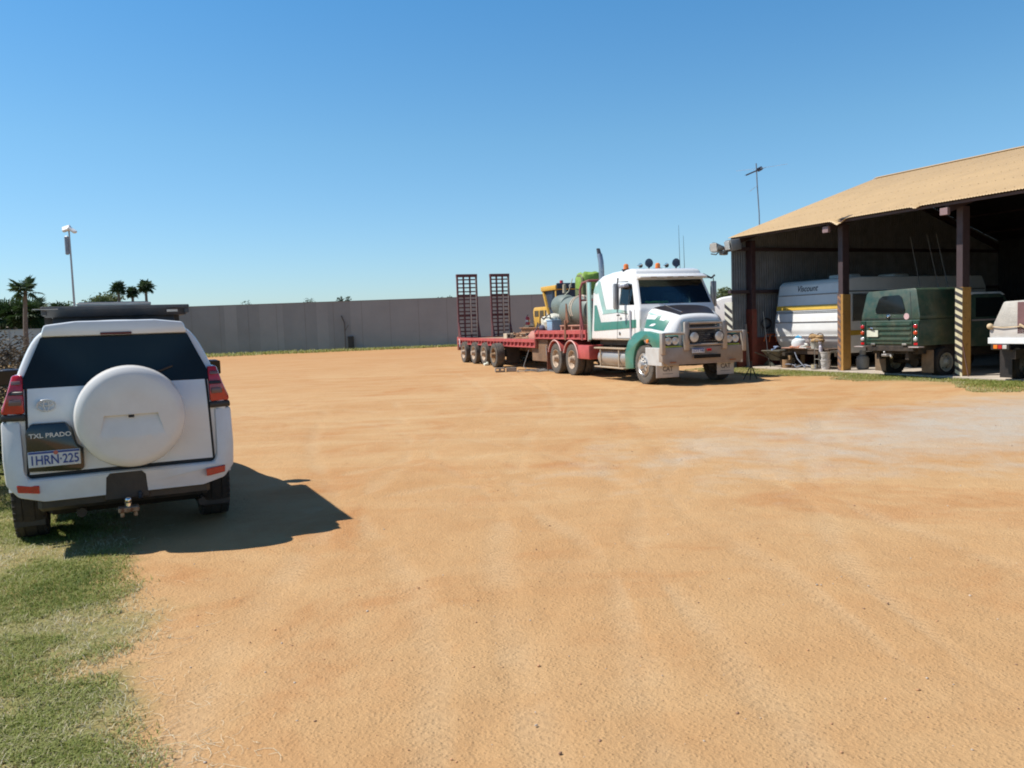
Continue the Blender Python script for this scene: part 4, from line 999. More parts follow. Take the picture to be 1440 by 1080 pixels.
# bonnet
def hood():
    R_ = [(-.30, [(0, 2.15), (.80, 2.13), (1.0, 2.02), (1.14, 1.60), (1.185, 1.2)]), (.0, [(0, 2.085), (.76, 2.06), (.94, 1.95), (1.10, 1.56), (1.17, 1.2)]), (.35, [(0, 2.0), (.68, 1.965), (.84, 1.86), (1.03, 1.5), (1.10, 1.2)]), (.68, [(0, 1.90), (.60, 1.86), (.74, 1.76), (.90, 1.43), (.98, 1.18)]), (.80, [(0, 1.855), (.55, 1.82), (.67, 1.73), (.82, 1.40), (.9, 1.15)]), (.875, [(0, 1.79), (.52, 1.76), (.62, 1.68), (.74, 1.38), (.8, 1.12)]), (.90, [(0, 1.70), (.48, 1.68), (.56, 1.60), (.64, 1.36), (.7, 1.12)])]
    rs = []
    for x, h in R_:
        h = h+[(h[-1][0]-.05, .95)]; rs.append([(x, y, z) for y, z in h]+[(x, -y, z) for y, z in h[::-1][:-1]])
    o = MB().loft(rs).build('bonnet', tw, truck); return subsurf(o, 2, 50)
hd = hood(); hb_t = bvh(hd)
decal('anti_glare_panel', hb_t, [(-.24, -.86), (.20, -.74), (.76, -.52), (.76, .52), (.20, .74), (-.24, .86)], 'z', 4, mat('matt_black', (.012, .013, .02), .42, 0, .2, 4, dust=.03), hd, .006, .002, .12)
MB().tube([(-.2, -.52, 2.14), (.7, -.42, 1.90)], .010, 6).build('bonnet_trim', chrome, hd)
for s in (-1, 1):
    lo2 = [(-.28, 1.525), (-.28, 1.745), (.10, 1.735), (.22, 1.725), (.30, 1.88), (.37, 1.87), (.36, 1.71), (.52, 1.68), (.59, 1.80), (.69, 1.76), (.62, 1.42), (.2, 1.49)]
    decal('green_stripe', hb_t, lo2, 'y', s*2, tg_, hd, .006, .002, .1)
    decal('pale_green_stripe', hb_t, [(-.28, 1.985), (-.28, 1.90), (.42, 1.80)], 'y', s*2, tgl, hd, .006, .002, .1)
    decal('stripe_logo', hb_t, [(.10, 1.555), (.18, 1.61), (.28, 1.62), (.33, 1.60), (.25, 1.55)], 'y', s*2, tw, hd, .012, .002, .1)
# green guards with wheel arch
for s in (-1, 1):
    fp = [(-1.12, .36), (-1.14, .8), (-.92, 1.15), (-.55, 1.36), (-.2, 1.43), (.2, 1.42), (.95, 1.30), (.97, .98), (.60, .98)]
    ar = [(.62*math.cos(a), .53+.66*math.sin(a)) for a in np.linspace(.65, math.pi+.2, 14)]
    fp = fp+ar
    def fmap(x, y, z): return (x-(.10 if (x > .9 and abs(y) > 1.0) else 0), y*(1-.05*max(0, x)), z)
    gd = MB().prism(fp, 'y', s*.70, s*1.20, .03, 2, fmap).build('front_guard', tg_, truck)
    hl = MB().mm((.86, s*.72-.0, 1.02), (.985, s*1.10, 1.28), .03, 2).build('headlight_bezel', mat('bezel_black', (.02, .025, .03), .3), gd)
    for yy in (.80, 1.0): MB().lathe([(0, .10), (.02, .10), (.015, .08), (-.03, .03)], (.98, s*yy, 1.155), 'x', 20).lathe([(.018, .085), (.028, .05), (.03, 0)], (.98, s*yy, 1.155), 'x', 20).build('headlight', clear_lens, gd)
    MB().mm((.93, s*.60, .985), (.99, s*1.13, 1.03), .01).build('yellow_lower_strip', mat('dull_yellow', (.5, .5, .06), .5), gd)
    MB().lathe([(0, .055), (s*.03, .05), (s*.04, 0)], (.25, s*1.195, 1.16), 'y', 16).build('side_indicator', orange_lens, gd)
# grille
g = MB().mm((.80, -.50, 1.0), (.925, .50, 1.60), .02).build('grille', mat('grille_dark', (.03, .03, .035), .5), truck)
m_ = MB()
for z in np.arange(1.06, 1.58, .055): m_.mm((.925, -.47, z), (.94, .47, z+.02), .004)
m_.build('grille_bars', chrome, g)
m_ = MB().mm((.90, -.56, 1.60), (.955, .56, 1.66), .02).mm((.90, -.565, 1.0), (.955, -.50, 1.65), .02).mm((.90, .50, 1.0), (.955, .565, 1.65), .02); m_.build('grille_surround', mat('grille_frame', (.12, .17, .2), .3, .2), g)
# bull bar
ba = mat('dusty_alloy', (.42, .38, .34), .42, .55, .15, 3, dust=.75, dust_h=1.3)
bb = MB()
bb.prism([(-1.22, .62), (-1.22, .99), (1.18, .99), (1.18, .62), (1.05, .54), (-1.1, .54)], 'x', .97, 1.16, .02, 2, lambda x, y, z: (x-max(0, abs(y)-.9)**1.3*.5+.0, y, z))
bull = bb.build('bull_bar', ba, truck)
for s in (-1, 1):
    MB().mm((.13, s*1.15, .52), (1.0, s*1.215, .99), .01).build('bar_side_plate', mat('alloy_plate', (.62, .62, .6), .4, .35, .08, 3, dust=.3), bull)
    MB().mm((.98, s*1.20-.055, .82), (1.12, s*1.20+.055, 1.37), .02, 2).build('outer_post', ba, bull)
    MB().tube([(1.06, s*1.18, 1.345), (1.09, s*.62, 1.345)], .035, 10).build('outer_top_tube', ba, bull)
    MB().mm((1.03, s*.56-.075+.04, .90), (1.13, s*.56+.075+.04, 1.64), .025, 2).build('centre_post', ba, bull)
for z in (1.60, 1.46, 1.035): MB().tube([(1.09, -.56, z), (1.09, .62, z)], .03, 10).build('cross_tube', ba, bull)
MB().mm((1.155, -.36, .69), (1.165, .44, .78), .004).build('air_slot', black_void, bull)
for y in (-.34, .40):
    d_ = MB().lathe([(-.10, 0), (-.09, .09), (0, .145), (.03, .15), (.035, .13)], (1.13, y, 1.24), 'x', 28).build('spotlight', black_plastic, bull)
    MB().lathe([(.033, .135), (.045, .08), (.05, 0)], (1.13, y, 1.24), 'x', 28).build('lamp_glass', clear_lens, d_)
pl = MB().mm((1.166, -.42, .83), (1.176, -.05, .955), .004).build('number_plate', mat('plate_white', (.6, .62, .68)), bull)
text('plate_text', '1CYT 940', .10, (1.178, -.235, .885), (0, 1, 0), (0, 0, 1), mat('plate_blue', (0, 0, 0)), pl, .001, .33, bold=.001)
MB().mm((1.175, -.41, .93), (1.178, -.06, .952)).build('plate_band', mat('plate_blue', (0, 0, 0)), pl)
MB().mm((1.16, .02, .87), (1.185, .16, .93), .01).build('red_reflector', red_lens, bull)
for y in (-.95, .82): MB().mm((1.12, y-.09, .60), (1.14, y+.09, .63), .004).build('marker_lamp', mat('dirty_amber', (.3, .1, .03), .5), bull)
flap_m = mat('flap_white', (.62, .58, .52), .6, 0, .08, 4, dust=.7, dust_h=.35)
for y0_, y1_ in ((-1.27, -.60), (.54, 1.06)):
    f_ = MB().mm((.80, y0_, .21), (.815, y1_, .54), .004).build('mud_flap', flap_m, truck)
    text('flap_text', 'CAT', .17, (.819, (y0_+y1_)/2, .43), (0, 1, 0), (0, 0, 1), mat('flap_grey', (.18, .16, .15), .6), f_, .002, .30, bold=.006)
    MB().mm((.816, (y0_+y1_)/2-.15, .30), (.818, (y0_+y1_)/2+.15, .315)).build('flap_line', mat('flap_grey', (.18, .16, .15)), f_)
# chassis, tanks, steps, axles
MB().mm((-7.0, -.44, .78), (.8, -.36, 1.04), .005).mm((-7.0, .36, .78), (.8, .44, 1.04), .005).mm((-3.6, -.36, .8), (-3.4, .36, 1.0)).mm((-6.9, -.36, .8), (-6.8, .36, 1.0)).mm((-.5, -.35, .5), (.7, .35, 1.1), .05).mm((-3.4, -.9, 1.0), (-.4, .9, 1.16), .02).build('chassis', dark_steel, truck)
for s in (-1, 1):
    tk = MB().lathe([(-3.12, 0), (-3.12, .22), (-3.05, .27), (-1.28, .27), (-1.2, .22), (-1.2, 0)], (0, s*.88, .64), 'x', 28).build('fuel_tank', mat('tank_alloy', (.45, .42, .38), .35, .6, .1, 3, dust=.6, dust_h=.7), truck)
    MB().mm((-3.22, s*.80, .905), (-1.12, s*1.20, .95), .01).mm((-3.22, s*1.02, .345), (-1.25, s*1.2, .385), .01).mm((-2.85, s*1.15, .38), (-2.80, s*1.175, .92)).mm((-1.6, s*1.15, .38), (-1.55, s*1.175, .92)).build('step', mat('dusty_step', (.4, .34, .26), .6, .3, .1, 4, dust=.7), tk)
    wheel(truck, 0, s*1.05, .525, .30, s, dusty_tyre, mat('rim_alloy', (.55, .54, .52), .32, .55, .12, 9, dust=.15), .30, dish=-.04, holes=10, hub=.11)
    for xx in (-4.97, -6.37):
        for yy, sg in ((1.08, s), (.76, s)): wheel(truck, xx, s*yy, .515, .26, sg, dusty_tyre, mat('rust_rim', (.42, .33, .25), .6, .2, .2, 6, dust=.3, rust=.3), .30, dish=.12, holes=8, hub=.16)
MB().tube([(0, -1.0, .5), (0, 1.0, .5)], .06, 8).tube([(-4.97, -1, .5), (-4.97, 1, .5)], .09, 8).tube([(-6.37, -1, .5), (-6.37, 1, .5)], .09, 8).mm((-6.6, -.5, 1.04), (-4.7, .5, 1.16), .02).build('axles', dark_steel, truck)
pinkred = mat('faded_red_paint', (.42, .065, .065), .45, 0, .22, 3, dust=.15)
for s in (-1, 1):
    for xx, x0, x1 in ((-4.97, -5.68, -3.3), (-6.37, -7.05, -5.72)):
        arc = []; rr_ = .62; a0 = .12 if xx == -4.97 else .45
        for k in range(15):
            a = a0+(math.pi-a0-.35)*k/14; arc.append((xx+rr_*math.cos(a), .515+rr_*math.sin(a)))
        inner_ = [(xx+(rr_-.035)*math.cos(a), .515+(rr_-.035)*math.sin(a)) for a in [a0+(math.pi-a0-.35)*k/14 for k in range(14, -1, -1)]]
        gd = MB().prism(arc+inner_, 'y', s*.66, s*1.24, .008, 1).build('drive_guard', pinkred, truck)
        MB().tube([(px_, s*1.24, pz_) for px_, pz_ in arc], .022, 6).build('guard_edge', mat('guard_edge', (.62, .36, .33), .5, 0, .1, 5, dust=.3), gd)
    MB().mm((-4.45, s*.70, .56), (-3.55, s*1.22, 1.0), .04, 2).build('guard_box', pinkred, truck)
    MB().mm((-7.12, s*.70, .12), (-7.10, s*1.24, .85), .004).build('rear_mudflap', mat('red_flap', (.2, .06, .04), .8, 0, .2, 5, dust=.5), truck)
    MB().tube([(-7.12, s*1.22, .95), (-7.2, s*1.22, .95), (-7.2, s*1.22, .6)], .02, 6).build('flap_hanger', alu, truck)
MB().lathe([(-.3, .0), (-.3, .16), (.3, .16), (.3, 0)], (-3.55, .0, 1.2), 'y', 16).build('air_tank', dark_steel, truck)

# ================================================================= low loader trailer
tr = thing('low_loader_trailer', 'faded red low loader trailer with two tall ladder ramps raised at its rear', 'trailer', T.P(-12, .15), TA, None, (12, -.15, 0))
dk = mat('rusty_red_paint', (.26, .055, .045), .6, 0, .25, 3, dust=.35, rust=.35)
deck_m = mat('timber_deck', (.30, .19, .13), .85, 0, .25, 4, dust=.6)
Yn, Yf = -1.20, 1.50
MB().mm((-19.2, Yn+.08, 1.06), (-8.4, Yf-.08, 1.12)).build('lower_deck', deck_m, tr)
MB().mm((-8.4, Yn+.08, 1.38), (-3.75, Yf-.08, 1.44)).build('upper_deck', deck_m, tr)
def rail(x0, x1, zt, zb, y, s):
    m_ = MB().mm((x0, y-.03, zt-.13), (x1, y+.03, zt), .006).mm((x0, y-.025, zb), (x1, y+.025, zb+.05), .004)
    for x in np.arange(x0+.05, x1, .45): m_.mm((x, y-.028, zb+.05), (x+.06, y+.028, zt-.13))
    m_.mm((x0, y-.02+s*.06, zb), (x1, y+.0+s*.06, zt-.14)); return m_
for y, s in ((Yn, 1), (Yf, -1)):
    rail(-19.25, -8.35, 1.16, .84, y, s).build('side_rail', pinkred, tr)
    rail(-8.35, -3.75, 1.47, 1.17, y, s).build('side_rail', pinkred, tr)
MB().mm((-8.44, Yn, .84), (-8.32, Yf, 1.5), .01).build('gooseneck_step', dk, tr)
MB().prism([(-19.2, .78), (-19.2, 1.05), (-8.6, 1.05), (-8.1, 1.37), (-3.8, 1.37), (-3.8, 1.17), (-7.3, 1.17), (-8.1, .62), (-9, .55), (-12, .62)], 'y', -.35, -.22, .01).prism([(-19.2, .78), (-19.2, 1.05), (-8.6, 1.05), (-8.1, 1.37), (-3.8, 1.37), (-3.8, 1.17), (-7.3, 1.17), (-8.1, .62), (-9, .55), (-12, .62)], 'y', .55, .68, .01).build('main_beams', mat('beam_brown', (.14, .075, .04), .7, 0, .25, 3, dust=.4, rust=.4), tr)
MB().mm((-9.0, Yn+.1, .35), (-7.4, -.5, 1.15), .02).build('gooseneck_plate', mat('beam_brown', (.14, .075, .04)), tr)
m_ = MB()
for x in np.arange(-19, -8.6, .9): m_.mm((x, Yn+.1, .86), (x+.08, Yf-.1, 1.05))
m_.build('cross_members', dk, tr)
rust_rim = mat('rust_rim', (.3, .2, .13)); brn_rim = mat('brown_rim', (.24, .15, .08), .65, .2, .2, 6, dust=.5, rust=.3)
for x in (-17.8, -16.1, -14.5):
    for y, s in ((Yn-.02, -1), (Yn+.33, -1), (Yf+.02, 1), (Yf-.33, 1)):
        wheel(tr, x, y, .49, .25, s, dusty_tyre, rust_rim, .29, dish=.10, holes=8, hub=.16)
for y, s in ((-1.42, -1), (1.72, 1)): wheel(tr, -12.25, y, .49, .36, s, dusty_tyre, brn_rim, .29, dish=.16, holes=8, hub=.2)
m_ = MB()
for x in (-17.8, -16.1, -14.5, -12.25): m_.tube([(x, -1.2, .48), (x, 1.5, .48)], .065, 8)
m_.tube([(-18, -.3, .7), (-12, -.3, .7)], .05, 6); m_.build('axles', dark_steel, tr)
for x in (-18.3, -11.85):
    for y0_, y1_ in ((-1.18, -.6), (.9, 1.48)): MB().mm((x, y0_, .15), (x+.015, y1_, .8), .004).build('mudflap', black_plastic, tr)
MB().mm((-19.35, Yn-.02, .55), (-19.15, Yn+.2, 1.2), .02).mm((-19.35, Yf-.2, .55), (-19.15, Yf+.02, 1.2), .02).mm((-19.3, Yn, .8), (-19.2, Yf, 1.16), .01).build('tail_beam', dk, tr)
MB().mm((-19.37, Yn, .75), (-19.352, Yn+.25, .9), .01).build('tail_lamp', red_lens, tr)
MB().tube([(-18.9, Yn-.02, 1.1), (-18.6, Yn-.08, .9), (-18.5, Yn-.1, .72)], .03, 6).build('ramp_latch', alu, tr)
# ramps
rm = mat('ramp_purple_red', (.12, .042, .045), .6, .1, .25, 5, rust=.2)
for y0_, y1_ in ((-1.15, -.13), (.55, 1.53)):
    rp = MB(); W_ = y1_-y0_
    for k in range(4):
        y = y0_+.03+(W_-.06)*k/3; rp.mm((-19.34, y-.036, 1.1), (-19.20 if k in (0, 3) else -19.24, y+.036, 4.2), .004)
    rmo = rp.build('ramp', rm, tr)
    rg = MB(); n = 15
    for k in range(n+1):
        z = 1.25+(4.15-1.25)*k/n; hh_ = .06 if k in (5, 10) else .03
        rg.mm((-19.36, y0_, z-hh_), (-19.30, y1_, z+hh_), .003)
    rg.mm((-19.37, y0_-.01, 4.08), (-19.18, y1_+.01, 4.22), .01)
    rg.build('ramp_rungs', rm, rmo)
    MB().mm((-19.22, y0_+W_*.62, 1.3), (-19.20, y0_+W_*.665, 3.3)).mm((-19.22, y1_-.10, 1.15), (-19.20, y1_-.05, 4.0)).build('pale_strip', mat('pale_bare_metal', (.6, .5, .42), .4, .3, .1, 4), rmo)
    for g0_ in (y0_, y1_-.05): MB().prism([(-19.2, 1.12), (-18.85, 1.12), (-19.2, 1.9)], 'y', g0_, g0_+.05).build('ramp_gusset', rm, rmo)
# headboard pipe frame
hp = mat('pipe_maroon', (.26, .07, .07), .5, 0, .2, 6)
MB().tube([(-4.05, -1.21, 1.15), (-4.12, -1.21, 1.5), (-4.12, -1.21, 2.75), (-4.08, -1.15, 2.93), (-3.98, -.98, 3.0), (-3.95, .9, 3.0), (-4.0, 1.1, 2.93), (-4.1, 1.21, 2.7), (-4.1, 1.21, 1.2)], .04, 10).tube([(-4.0, -1.21, 1.15), (-3.95, -1.22, 1.55), (-4.1, -1.22, 2.0)], .035, 8).tube([(-4.12, -1.2, 2.4), (-3.9, 1.1, 2.4)], .03, 8).build('headboard_frame', hp, tr)

def tthing(name, label, cat, x, y, z, rot=0, group=None): return thing(name, label, cat, T.P(x, y, z), TA+rot, group)
# cargo on the trailer
gt = mat('grey_green_tank', (.13, .17, .155), .55, 0, .08, 2, dust=.12)
def drum(label, x0, x1, y, z, r):
    t = tthing('storage_tank', label, 'tank', (x0+x1)/2, y, z, 0, None); L = (x1-x0)/2
    MB().lathe([(-L, 0), (-L-.0, r*.45), (-L+.06, r*.8), (-L+.22, r*.98), (-L+.32, r), (L-.32, r), (L-.22, r*.98), (L-.06, r*.8), (L, r*.45), (L, 0)], (0, 0, r), 'x', 40).build('tank_shell', gt, t); return t, L
t, L = drum('large grey green cylindrical tank strapped on the trailer gooseneck', -6.45, -4.25, -.62, 1.58, .50)
for q in (-.06, .10): MB().tube([(q+(.18-.18*math.sin(a)), .512*math.cos(a), .5+.512*math.sin(a)) for a in np.linspace(-.3, math.pi+.3, 26)], .018, 6).build('tie_strap', mat('cream_strap', (.62, .5, .38), .7), t)
MB().tube([(.85, -.3, .55), (.9, -.3, .95), (.5, -.2, 1.0)], .03, 6).build('tank_pipe', mat('pipe_tan', (.45, .36, .28), .6), t)
MB().lathe([(.98, .09), (1.06, .09), (1.06, 0)], (-.1, 0, .0), 'z', 14).build('filler_cap', black_plastic, t)
t, L = drum('smaller grey green tank behind the large strapped tank', -8.2, -7.15, -.32, 1.95, .38)
MB().lathe([(.82, .07), (1.12, .06), (1.14, 0)], (.1, 0, 0), 'z', 12).build('filler_neck', mat('neck_tan', (.4, .36, .27), .6), t)
MB().mm((-.55, -.4, -.46), (.55, .4, .02), .02).build('stand', dk, t)
fr = mat('cradle_brown', (.42, .20, .15), .7, 0, .2, 5, dust=.3)
t = tthing('steel_cradle', 'brown box section cradle under the large tank', 'cradle', -5.1, -.65, 1.44)
m_ = MB()
for x in (-.85, .05, .75): m_.mm((x-.04, -.5, 0), (x+.04, .5, .2), .004)
for z in (.02, .18): m_.mm((-.9, -.52, z-.02), (.85, -.47, z+.02)); m_.mm((-.9, .47, z-.02), (.85, .52, z+.02))
m_.build('cradle_frame', fr, t)
MB().mm((-.35, -.6, -.3), (-.22, -.53, .36), .01).prism([(-.32, .2), (-.05, .3), (-.2, .9), (-.25, .9)], 'y', -.56, -.535).build('ratchet_post', mat('post_rust', (.2, .09, .05), .7, 0, .3, 6, rust=.4), t)
t = tthing('poly_tank', 'tall lime green tarp covered tank rising behind the truck cab', 'tank', -7.4, .55, 1.44)
lime = mat('lime_tarp', (.20, .33, .05), .6, 0, .2, 3, bump=.02, bscale=6)
MB().prism([(-.36, 0), (-.36, 1.65), (-.32, 1.88), (-.15, 1.98), (.2, 1.98), (.33, 1.85), (.36, 1.6), (.36, 0)], 'y', -.40, .45, .07, 3).build('tank_body', mat('olive_plastic', (.12, .14, .05), .6, 0, .15, 3, bump=.01, bscale=5), t)
tp = MB(); n = 26; rr_ = []
for zz, k in ((1.45, 1.04), (1.65, 1.05), (1.85, 1.02), (1.97, .9), (2.03, .6)):
    rr_.append([((.38*k)*math.copysign(abs(math.cos(a))**.6, math.cos(a)), .025+(.44*k)*math.copysign(abs(math.sin(a))**.6, math.sin(a)), zz+.035*math.sin(a*5+zz*3)) for a in np.linspace(0, 2*math.pi, n, endpoint=False)])
tp.loft(rr_).build('tarp_cover', lime, t)
MB().tube([(-.38, -.46, 1.85), (-.55, -.55, 1.4), (-.9, -.85, 1.05)], .018, 6).build('white_hose', mat('hose_cream', (.6, .58, .45), .6), t)
t = tthing('bulk_bag', 'cream bulk bag with dark straps beside the blue container', 'bag', -7.5, -.72, 1.46)
b_ = MB().box((0, 0, .27), (.95, .75, .52), .12, (3, -2, 8), 3).sphere((.1, -.1, .30), .34, (1.3, 1.1, .9), 12).build('bag_body', mat('cream_fabric', (.55, .54, .46), .85, 0, .15, 5, bump=.02), t)
MB().tube([(-.5, -.42, .05), (-.48, -.4, .5), (0, -.44, .42), (.45, -.4, .58), (.5, -.3, .1)], .022, 5).build('straps', black_plastic, t)
t = tthing('plastic_container', 'blue plastic container on the trailer between cream bag and tank', 'container', -7.0, -.98, 1.46)
MB().prism([(-.24, 0), (-.26, .30), (-.22, .36), (.24, .36), (.26, .30), (.24, 0)], 'y', -.18, .18, .025, 2).build('tub', mat('faded_blue', (.22, .36, .52), .5, 0, .15, 5, dust=.15), t)
MB().mm((-.27, -.2, .33), (.27, .2, .37), .01).build('tub_lid', mat('faded_blue', (.22, .36, .52)), t)
t = tthing('sack', 'small dark sack slumped left of the blue container', 'sack', -7.75, -1.12, 1.46)
MB().sphere((0, 0, .10), .14, (1.3, .9, .8), 12).tube([(-.1, -.15, .3), (-.12, -.17, .1), (-.3, -.2, -.05)], .02, 5).build('sack_body', mat('sack_dark', (.08, .08, .13), .8, 0, .4, 9, bump=.02), t)
t = tthing('block_stack', 'row of cream hollow blocks on the lower trailer deck', 'blocks', -13.6, -.2, 1.12)
for k in range(4):
    o = MB().mm((-.25, -.42+k*.24, 0), (.2, -.42+k*.24+.21, .22), .006).build('hollow_block', mat('cream_block', (.52, .42, .30), .85, 0, .15, 8), t)
    MB().mm((-.0, -.0, 0), (.001, .001, .001)) if False else None
    cut(o, MB().mm((-.5, -.42+k*.24+.05, .05), (.5, -.42+k*.24+.16, .17)))
stl = mat('rusty_beam', (.33, .17, .09), .8, .1, .3, 4, dust=.3, rust=.4)
for i, (x0, x1, y, z, lb) in enumerate(((-13.2, -9.1, -.35, 1.13, 'long rusty steel beam on the lower trailer deck, lowest of the pile'), (-12.9, -8.9, .05, 1.13, 'rusty steel beam lying behind the lowest beam'), (-12.4, -8.7, -.2, 1.352, 'rusty steel beam on top of the pile on the lower deck'))):
    t = tthing('steel_beam', lb, 'beam', (x0+x1)/2, y, z, R((-2, 1.5, 3)[i]), 'rusty beams on the low deck'); L = (x1-x0)/2
    MB().mm((-L, -.1, 0), (L, .1, .03)).mm((-L, -.1, .19), (L, .1, .22)).mm((-L, -.012, .03), (L, .012, .19)).build('beam', stl, t)
t = tthing('scrap_pile', 'tangle of pale scrap bars on the trailer near the gooseneck step', 'scrap', -10.6, -.75, 1.12)
m_ = MB()
for k in range(16):
    x = random.uniform(-1.3, 1.3); y = random.uniform(-.25, .3); a = random.gauss(0, .5); L = random.uniform(.2, .7)
    m_.box((x, y, .04+random.random()*.2), (L, .05, .03), 0, (random.uniform(-15, 15), random.uniform(-18, 18), math.degrees(a)))
m_.build('scrap_bars', mat('scrap_tan', (.48, .34, .22), .7, .1, .35, 4, rust=.3), t)
t = tthing('chain_winch', 'small pink capped winch box at the gooseneck step', 'winch', -8.95, -.85, 1.12)
MB().prism([(-.4, 0), (-.35, .2), (.0, .34), (.38, .22), (.4, 0)], 'y', -.28, .28, .04, 2).build('winch_cover', mat('winch_pink', (.50, .22, .18), .5, 0, .15, 5, dust=.3), t)
MB().lathe([(-.3, .08), (.3, .08)], (-.5, 0, .18), 'y', 12).build('winch_drum', dark_steel, t)
# fire extinguisher stands with the grader; cable and blocks on the ground
gb = mat('grey_block', (.30, .25, .20), .9, 0, .2, 8)
for i, (dx, dy, rz_) in enumerate(((0, 0, 8), (.42, .03, -6))):
    t = thing('concrete_block', ['left of the two hollow blocks on the dirt beside the trailer', 'right and darker of the two hollow blocks on the dirt beside the trailer'][i], 'block', (-.42+dx, 30.15+dy, .01), R(rz_), 'blocks beside the trailer')
    o = MB().mm((-.18, -.09, 0), (.18, .09, .15), .008).build('block', gb, t); cut(o, MB().mm((-.15, -.3, .04), (-.03, .3, .11)).mm((.03, -.3, .04), (.15, .3, .11)) if i == 0 else MB().mm((-.15, -.05, .03), (-.03, .05, .3)).mm((.03, -.05, .03), (.15, .05, .3)))
cu = []
for k in range(90):
    a = k*.31; r_ = .38+.22*math.sin(k*.13); cu.append((.95+r_*1.3*math.cos(a)+.002*k, 29.9+r_*1.0*math.sin(a), .02+.012*(k % 5)))
cb_ = [(.75, 31.0, .95), (.62, 30.9, .6), (.45, 30.7, .15), (.6, 30.5, .02)]+cu+[(1.5, 29.1, .02), (1.75, 28.7, .02)]
o = MB().tube(cb_, .016, 5).build('air_hose', mat('hose_grey', (.16, .15, .14), .6, 0, .2, 9)); tag(o, 'grey hose hanging from the trailer and coiled on the dirt', 'hose')
t = thing('crushed_carton', 'small crumpled white carton on the dirt by the trailer wheels', 'litter', (-1.07, 35.2, 0))
MB().box((0, 0, .06), (.2, .15, .10), .02, (8, -6, 30)).box((.05, .02, .12), (.09, .1, .07), .02, (20, 10, 0)).build('carton', mat('carton_white', (.7, .72, .6), .8, 0, .1, 9), t)
# ================================================================= grader beyond the trailer
G = Frame(2.05, 38, TA)
gr_ = thing('road_grader', 'yellow road grader parked beyond the trailer', 'grader', G.P(-1.5, 1.2), TA, None, (1.5, -1.2, 0))
yel = mat('machine_yellow', (.62, .36, .05), .45, 0, .1, 3, dust=.25)
navy = mat('cab_dark', (.03, .045, .075), .4, 0, .2, 3)
MB().prism([(-3.25, 1.5), (-3.25, 2.35), (-3.1, 2.5), (-.75, 2.5), (-.75, 1.5)], 'y', .15, 2.2, .05, 2).build('engine_hood', yel, gr_)
hd_ = MB()
for x0 in (-3.0, -2.3, -1.6): hd_.mm((x0, .135, 2.05), (x0+.55, .155, 2.33))
hd_.build('hood_grilles', mat('grille_brown', (.08, .06, .03), .6), gr_)
MB().mm((-1.3, .12, 2.06), (-1.0, .134, 2.32)).build('white_panel', mat('panel_white', (.7, .7, .66), .5), gr_)
gcab = MB().prism([(-1.5, 3.42), (.42, 3.42), (.42, 3.2), (-1.45, 3.2)], 'y', -.08, 2.2, .03, 2).build('cab_roof', yel, gr_)
MB().mm((.36, -.02, 3.24), (.46, 2.15, 3.5), .02).build('roof_front', navy, gcab)
m_ = MB()
for y in (.02, 2.1):
    m_.prism([(-1.42, 3.2), (-1.27, 3.2), (-.55, 1.9), (-.70, 1.9)], 'y', y-.05, y+.05).mm((.22, y-.05, 1.6), (.34, y+.05, 3.22)).mm((-.62, y-.04, 1.6), (-.5, y+.04, 2.0))
m_.build('cab_pillars', yel, gr_)
MB().prism([(-1.25, 3.2), (.22, 3.2), (.22, 1.7), (-.5, 1.7), (-.52, 1.95)], 'y', .04, 2.06).build('cab_glass', navy, gr_)
m_ = MB().mm((-.15, -.03, 1.7), (-.08, .0, 3.2)).mm((-.7, -.035, 2.45), (.25, .0, 2.5)).mm((.23, .0, 1.7), (.36, 2.1, 3.2)); m_.build('cab_frame', mat('cab_dark', (.03, .045, .075)), gr_)
MB().lathe([(0, .09), (.18, .08), (.2, 0)], (.1, .35, 3.45), 'z', 12).build('beacon', red_lens, gr_)
m_ = MB()
for y in (.35, .62): m_.lathe([(0, .08), (.03, .07), (.03, 0)], (.46, y, 3.36), 'x', 12)
m_.build('cab_lights', clear_lens, gr_)
MB().prism([(.3, 1.5), (.3, 1.9), (1.2, 2.1), (5.2, 1.7), (5.3, 1.2), (5.1, 1.2), (3.5, 1.6), (1.2, 1.5)], 'y', .9, 1.4, .05).build('front_frame', yel, gr_)
MB().mm((-3.0, .4, .8), (.6, 2.0, 1.52), .05).build('chassis', mat('machine_dark', (.05, .04, .03), .7), gr_)
for x in (-3.95, -2.1):
    for y, s in ((.22, -1), (2.15, 1)):
        wheel(gr_, x, y, .86, .42, s, dusty_tyre, yel, .38, dish=.1)
for y, s in ((.22, -1), (2.15, 1)): wheel(gr_, 4.6, y, .66, .36, s, dusty_tyre, yel, .34, dish=.1)
MB().prism([(2.2, .25), (2.3, .25), (2.42, .6), (2.3, .85), (2.2, .85)], 'y', -.4, 2.8, .01).lathe([(1.0, .6), (1.12, .6)], (2.0, 1.15, 0), 'z', 24).tube([(4.6, .2, .66), (4.6, 2.2, .66)], .1, 8).build('blade', dark_steel, gr_)
t = thing('fire_extinguisher', 'red fire extinguisher on the left of the yellow grader', 'extinguisher', G.P(-3.28, -.13, 1.66), TA)
MB().lathe([(0, 0), (0, .11), (.34, .11), (.42, .06), (.44, .035)], (0, 0, 0), 'z', 20).build('cylinder', mat('extinguisher_red', (.45, .04, .05), .35), t)
MB().mm((-.05, -.02, .43), (.08, .02, .5), .01).tube([(.06, 0, .46), (.14, 0, .4), (.14, 0, .1)], .014, 6).build('valve', black_plastic, t)
MB().lathe([(.14, .112), (.24, .112)], (0, 0, 0), 'z', 20, cap=False).build('paper_label', mat('panel_white', (.7, .7, .66)), t)

